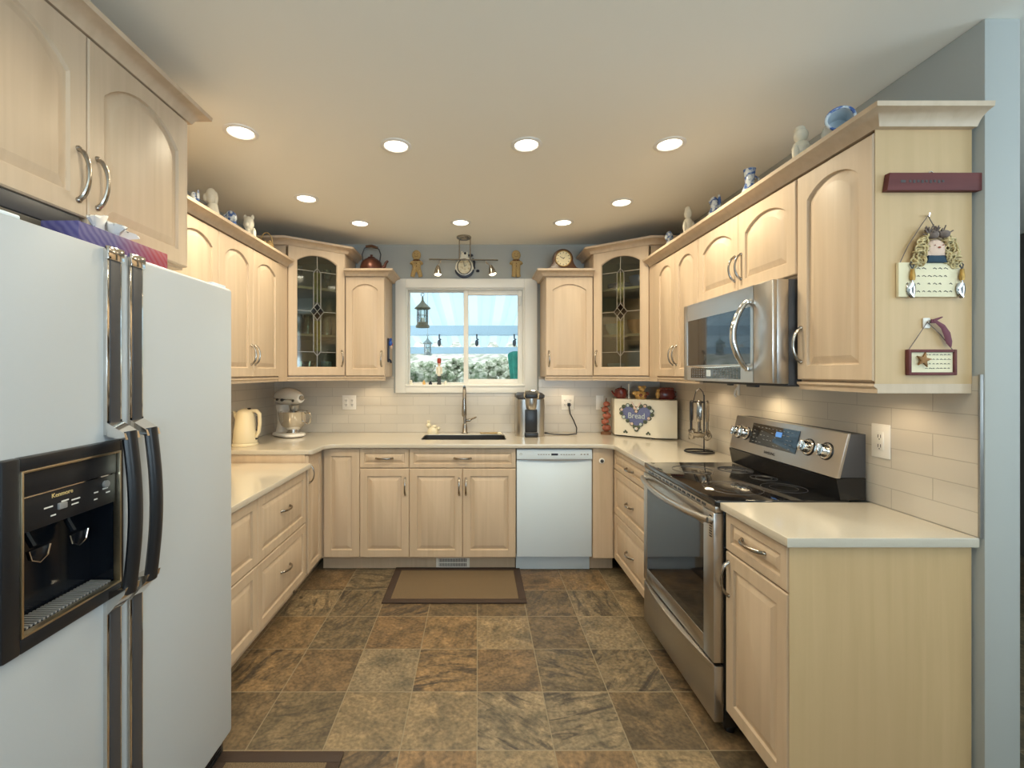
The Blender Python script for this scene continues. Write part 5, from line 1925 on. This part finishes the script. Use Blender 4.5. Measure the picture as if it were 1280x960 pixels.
# ------------------------------------------------------------------ track light and wall ornaments over the window
t = thing('track_light', 'nickel bar track light with small spots above the window', 'ceiling light', (-.108, 3.60, ZC))
b = B(); b.lathe([(0, 0), (.058, 0), (.058, -.010), (.048, -.018), (0, -.020)], (0, 0, 0), 28); obj('canopy', b, NICKEL, t)
b = B()
for sx in (-.036, .050):
    b.cyl((sx, 0, -.01), (sx, 0, -.185), .0045, None, 8)
obj('stem', b, NICKEL, t)
b = B(); b.tube([(-.275 + .545 * i / 10, 0, -.178 - .006 * i / 10) for i in range(11)], .0065, 8); obj('bar', b, NICKEL, t)
for (sx, tilt) in ((-.205, 0), (.205, -14)):
    M = Matrix.Translation((sx, -.005, -.205)) @ Matrix.Rotation(R(tilt), 4, 'Y')
    b = B(); b.lathe([(0, -.020), (.010, -.022), (.020, -.045), (.029, -.085), (.030, -.092), (.026, -.090)], (0, 0, 0), 20); b.move(M); hd = obj('spot_head', b, NICKEL, t)
    b = B(); b.lathe([(.028, -.088), (.025, -.098), (.012, -.104), (0, -.105)], (0, 0, 0), 20); b.move(M); obj('bulb', b, BULB, hd)
    b = B(); b.tube([(sx + (.02 if sx < 0 else -.03), 0, -.183), (sx + (.02 if sx < 0 else -.03), -.004, -.205), (sx, -.005, -.228)], .004, 8); obj('arm', b, NICKEL, hd)


def gingerbread(label, px, legs_wide):
    x = (px - 597) * YB / 570
    t = thing('gingerbread_ornament', label, 'ornament', (x, YB, 2.199), 0, 'gingerbread figures over the window')
    b = B()
    y = -.016
    b.ball((0, y, .193), (.037, .014, .042)); b.ball((0, y, .108), (.036, .015, .055))
    for s in (-1, 1):
        b.tube([(s * .02, y, .135), (s * .038, y, .130), (s * .042, y - .006, .118)], [.016, .014, .015], 10, flat=.8)
        k = .028 if legs_wide else .016
        b.tube([(s * .014, y, .08), (s * k, y, .04), (s * (k + .006), y, .012)], [.021, .018, .017], 10, flat=.8)
    obj('body', b, TAN, t)
    b = B(); b.ring((0, y, .150), .026, .005, 'z', 18, 6, 1.0, .6); b.ball((-.010, y - .018, .148), (.010, .005, .007)); b.ball((.010, y - .018, .148), (.010, .005, .007)); obj('bow_tie', b, BROWN, t)
    b = B(); b.ball((-.012, y - .0135, .202), .0035, 8, 6); b.ball((.012, y - .0135, .202), .0035, 8, 6)
    b.tube([(-.014, y - .013, .184), (0, y - .0145, .178), (.014, y - .013, .184)], .0018, 6); b.ball((0, y - .015, .12), .004, 8, 6); b.ball((0, y - .015, .098), .004, 8, 6); obj('face', b, BROWN, t)


gingerbread('tan gingerbread figure with spread legs left of the track light', 521, True)
gingerbread('tan gingerbread figure with closed legs right of the track light', 645, False)

# animal-shaped wall clock
t = thing('wall_clock', 'white and black animal-shaped wall clock with round cream face', 'clock', ((580.5 - 597) * (YB - .02) / 570, YB - .001, 2.199))
b = B(); pts = arc(0, .085, .078, 180, 360, 16) + [(.070, .12), (.045, .16), (.030, .178), (-.030, .178), (-.045, .16), (-.070, .12)]
b.prism(pts, -.024, 0, 'y', bev=.004); obj('body', b, PORC, t)
b = B(); pts = arc(0, .085, .082, 195, 345, 16) + arc(0, .100, .077, 340, 200, 16); b.prism(pts, -.029, -.002, 'y', bev=.002); obj('dark_base', b, NAVY, t)
b = B(); b.ball((0, -.012, .190), (.032, .014, .028)); b.ball((-.022, -.012, .218), (.008, .006, .010)); b.ball((.022, -.012, .214), (.010, .006, .008)); hd = obj('head', b, PORC, t)
b = B(); b.ball((.006, -.024, .206), (.010, .006, .010)); obj('nose', b, NAVY, hd)
b = B(); b.ball((.052, -.014, .192), (.022, .010, .012)); b.tube([(.07, -.012, .165), (.082, -.014, .135), (.078, -.014, .10), (.086, -.014, .08)], [.009, .011, .010, .007], 8); b.ball((.112, -.012, .062), (.014, .008, .012)); obj('tail', b, NAVY, t)
b = B(); b.lathe([(0, .0), (.056, 0), (.056, .006), (0, .007)], (0, -.024, .095), 32, Matrix.Rotation(R(90), 4, 'X'), 1.0, 1.12); fc = obj('dial', b, DIALP, t)
b = B(); b.ring((0, -.030, .095), .057, .0035, 'y', 32, 6, 1, 1.12); obj('dial_rim', b, DARKG, fc)
b = B(); b.tube([(0, -.034, .095), (.018, -.034, .108)], .002, 5); b.tube([(0, -.034, .095), (-.006, -.034, .135)], .0016, 5); obj('hands', b, DARKG, fc)

# black rack with blue figure on the side of the left cabinet
t = thing('hook_rack', 'black hook rack with small blue figure on the cabinet side by the window', 'rack', (-.711, 3.62, 1.50), 0)
b = B(); b.box(.0005, -.03, -.005, .010, .03, .185, bev=.004); obj('board', b, NAVY, t)
b = B()
for yy in (-.02, 0, .02):
    b.tube([(.009, yy, .02), (.020, yy, .006), (.024, yy, -.010), (.030, yy, -.004)], .004, 6)
obj('hook', b, NAVY, t)
b = B(); b.ball((.020, -.006, .145), (.016, .020, .024)); b.ball((.022, -.006, .175), (.011, .014, .012)); obj('figure', b, BLUEP, t)
b = B(); b.ball((.026, -.004, .115), (.010, .013, .018)); obj('figure_face', b, SKIN, t)
b = B(); b.ball((.03, .012, .138), (.008, .008, .012)); obj('figure_scarf', b, RED, t)

# copper kettle
t = thing('copper_kettle', 'dark copper kettle on top of the cabinet left of the window', 'kettle', (-.845, 3.63, SZT + .0375))
b = B(); b.lathe([(0, 0), (.078, 0), (.088, .015), (.090, .04), (.078, .085), (.05, .112), (.03, .118), (0, .118)], (0, 0, 0), 28); obj('body', b, COPPER, t)
b = B(); b.lathe([(.034, .117), (.03, .126), (.012, .132), (.008, .138), (.012, .146), (0, .152)], (0, 0, 0), 20); obj('lid', b, COPPER, t)
b = B(); b.tube([(.07, 0, .035), (.105, 0, .055), (.115, 0, .085), (.132, 0, .10)], [.018, .014, .011, .009], 10); obj('spout', b, COPPER, t)
b = B(); b.tube([(-.066, 0, .095), (-.074, 0, .15), (-.055, 0, .20), (-.03, 0, .216)], .005, 8); b.tube([(.066, 0, .095), (.074, 0, .15), (.060, 0, .19), (.04, 0, .205)], .005, 8); hdl = obj('handle', b, DARKG, t)
b = B(); b.tube([(-.045, 0, .214), (0, 0, .218), (.05, 0, .202)], [.010, .012, .010], 10); obj('grip', b, DWOOD, hdl)

# mantel clock
t = thing('mantel_clock', 'dark wood mantel clock on top of the cabinet right of the window', 'clock', (.673, 3.62, SZT + .0375))
pts = [(-.130, 0), (.130, 0), (.130, .030), (.105, .040), (.085, .070)] + arc(0, .105, .080, -10, 190, 18) + [(-.085, .070), (-.105, .040), (-.130, .030)]
b = B(); b.prism(pts, -.035, .035, 'y', bev=.004); obj('case', b, DWOOD, t)
Mx = Matrix.Rotation(R(90), 4, 'X')
b = B(); b.lathe([(0, 0), (.060, 0), (.060, .003), (0, .003)], (0, -.036, .106), 36, Mx); fc = obj('dial', b, DIAL, t)
b = B(); b.ring((0, -.040, .106), .061, .004, 'y', 36, 8); obj('bezel', b, BRASS, fc)
b = B()
for k in range(12):
    a = 2 * PI * k / 12
    v = b.box(-.002, -.0402, -.006, .002, -.0385, .006)
    b.xf(v, Matrix.Translation((.048 * math.sin(a), 0, .106 + .048 * math.cos(a))) @ Matrix.Rotation(a, 4, 'Y'))
b.tube([(0, -.041, .106), (-.028, -.041, .122)], .0022, 5); b.tube([(0, -.041, .106), (.012, -.041, .114)], .0026, 5); b.ball((0, -.041, .106), .004, 8, 6)
obj('numerals_and_hands', b, MARKD, fc)


# ------------------------------------------------------------------ figurines along the cabinet tops
def fig(kind, label, px, ytop, X, wpx, m, shape):
    D = X * 570 / (px - 597)
    ztop = EYE + (465 - ytop) * D / 570
    h = ztop - UT
    wv = wpx * D / 570
    b = B()
    r = wv / 2
    if shape == 'lady':
        b.lathe([(0, 0), (r, 0), (r * .98, h * .08), (r * .75, h * .30), (r * .45, h * .52), (r * .62, h * .60), (r * .5, h * .68), (r * .25, h * .72), (0, h * .73)], (0, 0, 0), 18)
        b.ball((0, 0, h * .82), (r * .50, r * .5, h * .13)); b.ball((0, r * .1, h * .93), (r * .38, r * .38, h * .075))
        b.ball((-r * .55, -r * .2, h * .5), (r * .25, r * .25, h * .14)); b.ball((r * .55, -r * .2, h * .5), (r * .25, r * .25, h * .14))
    elif shape == 'dog':
        b.lathe([(0, 0), (r * .95, 0), (r * .95, h * .12), (r * .7, h * .40), (r * .5, h * .62), (0, h * .70)], (0, 0, 0), 16)
        b.ball((-r * .12, -r * .1, h * .80), (r * .60, r * .6, h * .19)); b.ball((-r * .6, -r * .3, h * .76), (r * .32, r * .3, h * .10))
        b.ball((r * .35, 0, h * .76), (r * .22, r * .3, h * .16)); b.ball((-r * .4, -r * .5, h * .12), (r * .25, r * .25, h * .2)); b.ball((r * .4, -r * .5, h * .12), (r * .25, r * .25, h * .2))
    elif shape == 'bird':
        b.lathe([(0, 0), (r * .8, 0), (r * .95, h * .2), (r * .8, h * .48), (r * .45, h * .66), (r * .5, h * .74), (0, h * .80)], (0, 0, 0), 16)
        b.ball((-r * .1, 0, h * .80), (r * .5, r * .5, h * .14)); b.ball((-r * .5, 0, h * .80), (r * .25, r * .15, h * .05)); b.ball((r * .6, 0, h * .78), (r * .25, r * .3, h * .22))
    elif shape == 'jug':
        b.lathe([(0, 0), (r * .7, 0), (r * .95, h * .25), (r * .85, h * .5), (r * .5, h * .68), (r * .55, h * .85), (r * .68, h), (r * .6, h), (r * .45, h * .84), (r * .4, h * .68), (0, h * .4)], (0, 0, 0), 18)
        b.tube([(r * .5, 0, h * .85), (r * 1.05, 0, h * .8), (r * 1.05, 0, h * .5), (r * .85, 0, h * .35)], r * .12, 8)
    elif shape == 'basket':
        b.lathe([(0, 0), (r * .8, 0), (r, h * .3), (r * .95, h * .55), (r * .85, h * .55), (r * .8, h * .4), (0, h * .4)], (0, 0, 0), 18)
        b.tube([(r * .9 * math.cos(PI * i / 10), 0, h * .5 + h * .45 * math.sin(PI * i / 10)) for i in range(11)], r * .08, 8)
        for k in range(6):
            b.ball((r * .5 * math.cos(k), r * .4 * math.sin(k * 1.7), h * .55), (r * .28, r * .28, h * .14))
    elif shape == 'teddy':
        b.ball((0, 0, h * .30), (r * .85, r * .75, h * .31)); b.ball((0, 0, h * .74), (r * .62, r * .6, h * .21)); b.ball((-r * .45, 0, h * .91), (r * .22, r * .15, h * .08)); b.ball((r * .45, 0, h * .91), (r * .22, r * .15, h * .08))
        b.ball((0, -r * .55, h * .69), (r * .25, r * .2, h * .07)); b.ball((-r * .6, -r * .4, h * .12), (r * .34, r * .4, h * .13)); b.ball((r * .6, -r * .4, h * .12), (r * .34, r * .4, h * .13))
        b.ball((-r * .75, -r * .2, h * .45), (r * .25, r * .3, h * .16)); b.ball((r * .75, -r * .2, h * .45), (r * .25, r * .3, h * .16))
    o = obj(kind, b, m, None, (X, D, UT))
    return tag(o, label, 'figurine', 'figurines along the cabinet tops')


fig('figurine', 'small blue and white figurine nearest the right glass corner cabinet', 837, 289, 1.290, 15, DELFT, 'dog')
fig('figurine', 'slim cream lady figurine second along the right cabinet tops', 860, 258, 1.290, 18, PORC, 'lady')
fig('figurine', 'blue and white bird figurine right of the slim cream lady', 893, 243, 1.290, 19, DELFT, 'bird')
fig('figurine', 'blue and white jug-shaped figurine above the microwave cabinet', 937, 212, 1.290, 21, DELFT, 'jug')
fig('figurine', 'cream lady figurine with bonnet on the near right cabinet', 1001, 157, 1.290, 32, PORC, 'lady')
fig('figurine', 'blue and white bird figurine leftmost on the left cabinets', 243, 237, -1.425, 15, DELFT, 'bird')
fig('figurine', 'tall cream dog figurine on the left cabinets', 266, 235, -1.425, 22, PORC, 'dog')
fig('figurine', 'blue and white dog figurine between the two cream ones', 290, 263, -1.425, 20, DELFT, 'dog')
fig('figurine', 'cream teddy-shaped figurine on the left cabinets', 311, 268, -1.425, 20, PORC, 'teddy')
fig('basket_ornament', 'brown basket ornament on the left cabinets beside the glass corner', 333, 289, -1.435, 18, TAN, 'basket')

# blue jug lying on its side
JD = 1.60
t = thing('ceramic_jug', 'blue and white jug lying on its side on the near right cabinet', 'jug', (1.305, JD, UT), 0, 'figurines along the cabinet tops')
M = Matrix.Translation((-.022, .013, .140)) @ Matrix.Scale(1.12, 4) @ Vector((-.50, -.80, .10)).to_track_quat('Z', 'Y').to_matrix().to_4x4()
b = B(); b.lathe([(.036, 0), (.038, -.006), (.033, -.025), (.036, -.05), (.042, -.08), (.040, -.11), (.025, -.125), (0, -.127)], (0, 0, 0), 24); b.lathe([(.036, 0), (.032, -.004), (.029, -.03), (.030, -.06), (0, -.10)], (0, 0, 0), 24); b.move(M); obj('body', b, PALEB, t)
b = B(); b.ring((0, 0, 0), .036, .0045, 'z', 28, 8); b.move(M); obj('rim', b, DELFT, t)
b = B(); b.lathe([(0, 0), (.040, 0), (.046, .02), (.036, .05), (.032, .075), (0, .08)], (-.006, .085, 0), 16); b.ball((-.006, .085, .085), (.024, .02, .025)); b.ball((-.018, .060, .03), (.02, .02, .03)); obj('stand', b, DELFT, t)

# ------------------------------------------------------------------ ornaments on the near right cabinet end
EY = 1.4030
k_ = EY / 570


def wx(px): return (px - 597) * k_
def wz(py): return EYE + (465 - py) * k_


t = thing('wooden_plank', 'dark red wooden plank hung high on the near cabinet end', 'sign', (wx(1163), EY, wz(230)))
b = B(); b.prism([(-.150, -.027), (.148, -.027), (.156, .027), (-.142, .027)], -.020, -.0005, 'y', bev=.002); obj('board', b, REDWOOD, t)
b = B(); b.ring((-.005, -.006, .030), .006, .0016, 'y', 14, 6); obj('hanger', b, CHROME, t)
b = B(); b.box(-.110, -.0208, -.004, -.095, -.0198, .004)
for k in range(9):
    b.box(-.085 + .0125 * k, -.0208, -.003 - .002 * (k % 2), -.078 + .0125 * k, -.0198, .004)
obj('faded_lettering', b, MARKD, t)

# gardener doll sign
t = thing('doll_sign', 'cream doll sign with curly hair and two trowels on the cabinet end', 'sign', (wx(1157), EY, wz(350)))
ox, oz = wx(1157), wz(350)
b = B(); b.box(wx(1119) - ox, -.012, wz(372) - oz, wx(1196) - ox, -.0005, wz(329) - oz, bev=.002); bd = obj('board', b, SIGNC, t)
b = B()
for r_ in range(4):
    for c_ in range(9):
        if r_ in (0, 1) and c_ in (0, 1, 8):
            continue
        if random.random() < .75:
            x_ = wx(1128) - ox + c_ * .0165
            z_ = wz(337 + r_ * 9.5) - oz
            b.tube([(x_, -.0125, z_), (x_ + .004, -.0125, z_ + .003), (x_ + random.uniform(.007, .012), -.0125, z_ - .001)], .0011, 5)
obj('handwriting', b, MARKD, bd)
b = B(); b.ball((wx(1164) - ox, -.012, wz(313) - oz), (.030, .012, .030)); b.box(wx(1152) - ox, -.018, wz(322) - oz, wx(1175) - ox, -.004, wz(312) - oz, bev=.004); hd = obj('face', b, SKIN, t)
b = B(); b.ball((wx(1164) - ox, -.026, wz(312) - oz), (.004, .003, .003), 8, 6)
b.ball((wx(1159) - ox, -.0245, wz(309) - oz), .0018, 6, 5); b.ball((wx(1169) - ox, -.0245, wz(309) - oz), .0018, 6, 5); obj('features', b, RUST, hd)
b = B()
for k in range(96):
    s = -1 if k < 48 else 1
    if k == 48:
        obj('hair', b, STRAW, t)
        b = B()
    a = random.random()
    x_ = s * (.030 + .030 * random.random()) * (1 - .25 * a)
    z_ = wz(322) - oz + a * .075 - abs(x_) * .5
    b.ring((wx(1163) - ox + x_ * 1.15, -.012 - .010 * random.random(), z_), .007 + .005 * random.random(), .0022, random.choice('yxz'), 10, 5)
obj('hair', b, STRAW, t)
b = B()
for k in range(46):
    a = random.uniform(.1, PI - .1)
    c_ = Vector((wx(1163) - ox + random.uniform(-.024, .024), -.018, wz(297) - oz))
    b.tube([c_, c_ + Vector((.022 * math.cos(a), random.uniform(-.012, .006), .026 * math.sin(a) + random.uniform(-.004, .01)))], .0018, 5)
b.ball((wx(1158) - ox, -.02, wz(296) - oz), (.016, .012, .012)); b.ball((wx(1172) - ox, -.02, wz(295) - oz), (.016, .012, .012))
obj('twig_wreath', b, TWIG, t)
b = B(); b.prism([(wx(1151) - ox, wz(330) - oz), (wx(1176) - ox, wz(330) - oz), (wx(1173) - ox, wz(321) - oz), (wx(1153) - ox, wz(321) - oz)], -.022, -.006, 'y', bev=.004); obj('collar', b, TEALC, t)
b = B(); b.tube([(wx(1122) - ox, -.008, wz(329) - oz), (wx(1132) - ox, -.008, wz(308) - oz), (wx(1150) - ox, -.008, wz(280) - oz), (wx(1156) - ox, -.010, wz(271) - oz), (wx(1163) - ox, -.008, wz(282) - oz), (wx(1176) - ox, -.008, wz(300) - oz), (wx(1193) - ox, -.008, wz(329) - oz)], .0014, 6); obj('hanging_wire', b, TWIG, t)
b = B(); b.tube([(wx(1157) - ox, -.0005, wz(270) - oz), (wx(1157) - ox, -.012, wz(271) - oz), (wx(1157) - ox, -.013, wz(268) - oz)], .0022, 6); obj('nail', b, CHROME, t)
for px in (1133, 1194):
    x_ = wx(px) - ox
    z0_ = wz(352) - oz
    b = B(); b.lathe([(0, 0), (.006, 0), (.0075, .012), (.006, .024), (.005, .034), (0, .036)], (x_, -.020, z0_), 12); tr = obj('trowel', b, BRASS, t)
    b = B()
    Ls = []
    for i in range(8):
        s = i / 7
        hw = .0145 * math.sin(PI * (.22 + .72 * s)) ** .8
        zz = z0_ - .008 - .046 * s
        Ls.append([(x_ + hw * math.cos(2 * PI * q / 10), -.020 + .004 * math.sin(2 * PI * q / 10) + .004 * math.cos(2 * PI * q / 10) ** 2, zz) for q in range(10)])
    b.loops(Ls); b.cyl((x_, -.019, z0_ + .002), (x_, -.019, z0_ - .012), .003, None, 8); obj('blade', b, CHROME, tr)
    b = B(); b.tube([(x_, -.020, z0_ + .034), (x_ - .006, -.018, z0_ + .048), (x_, -.014, z0_ + .058), (x_ + .006, -.018, z0_ + .048), (x_, -.020, z0_ + .034)], .0018, 6); obj('cord', b, DARKG, tr)

# small framed sign with star, hanging from a hook with ribbon
t = thing('framed_sign', 'small dark framed verse sign with star, lowest on the cabinet end', 'sign', (wx(1161), EY, wz(453)))
ox, oz = wx(1161), wz(453)
fr_ = frame_bm(wx(1131) - ox, wz(469) - oz, wx(1191) - ox, wz(437) - oz, .009, -.014, -.0005, .002); obj('frame', fr_, REDWOOD, t)
b = B(); b.box(wx(1133) - ox, -.008, wz(467) - oz, wx(1189) - ox, -.002, wz(439) - oz); cd = obj('card', b, SIGNC, t)
b = B()
for r_ in range(4):
    for c_ in range(7):
        x_ = wx(1153) - ox + c_ * .0115
        z_ = wz(444 + r_ * 5.6) - oz
        b.tube([(x_, -.0085, z_), (x_ + .003, -.0085, z_ + .0022), (x_ + random.uniform(.005, .009), -.0085, z_)], .0009, 5)
obj('verse', b, MARKD, cd)
b = B(); cx, cz = wx(1148) - ox, wz(450) - oz
b.prism([(cx + (.024 if i % 2 == 0 else .010) * math.sin(PI * i / 5 + .2), cz + (.024 if i % 2 == 0 else .010) * math.cos(PI * i / 5 + .2)) for i in range(10)], -.020, -.014, 'y', bev=.001); obj('star', b, STARM, t)
b = B(); b.tube([(wx(1133) - ox, -.008, wz(437) - oz), (wx(1146) - ox, -.008, wz(418) - oz), (wx(1155) - ox, -.010, wz(403) - oz), (wx(1172) - ox, -.008, wz(418) - oz), (wx(1187) - ox, -.008, wz(437) - oz)], .0013, 6); obj('hanging_wire', b, TWIG, t)
b = B(); b.tube([(wx(1158) - ox, -.014, wz(402) - oz), (wx(1164) - ox, -.016, wz(403) - oz), (wx(1172) - ox, -.016, wz(409) - oz), (wx(1178) - ox, -.014, wz(418) - oz), (wx(1181) - ox, -.013, wz(428) - oz), (wx(1183) - ox, -.013, wz(434) - oz)], [.006, .005, .008, .011, .010, .003], 8, flat=.4)
b.tube([(wx(1160) - ox, -.014, wz(402) - oz), (wx(1172) - ox, -.014, wz(397) - oz)], [.005, .002], 8); obj('ribbon', b, PLUM, t)
t = thing('adhesive_hook', 'clear white adhesive hook holding the framed sign', 'hook', (wx(1157), EY, wz(404)))
b = B(); b.box(-.011, -.005, -.016, .011, -.0005, .016, bev=.003); obj('pad', b, PLASTIC, t)
b = B(); b.tube([(0, -.005, .004), (0, -.012, .0), (0, -.0135, .008)], .003, 8); obj('hook', b, CHROME, t)
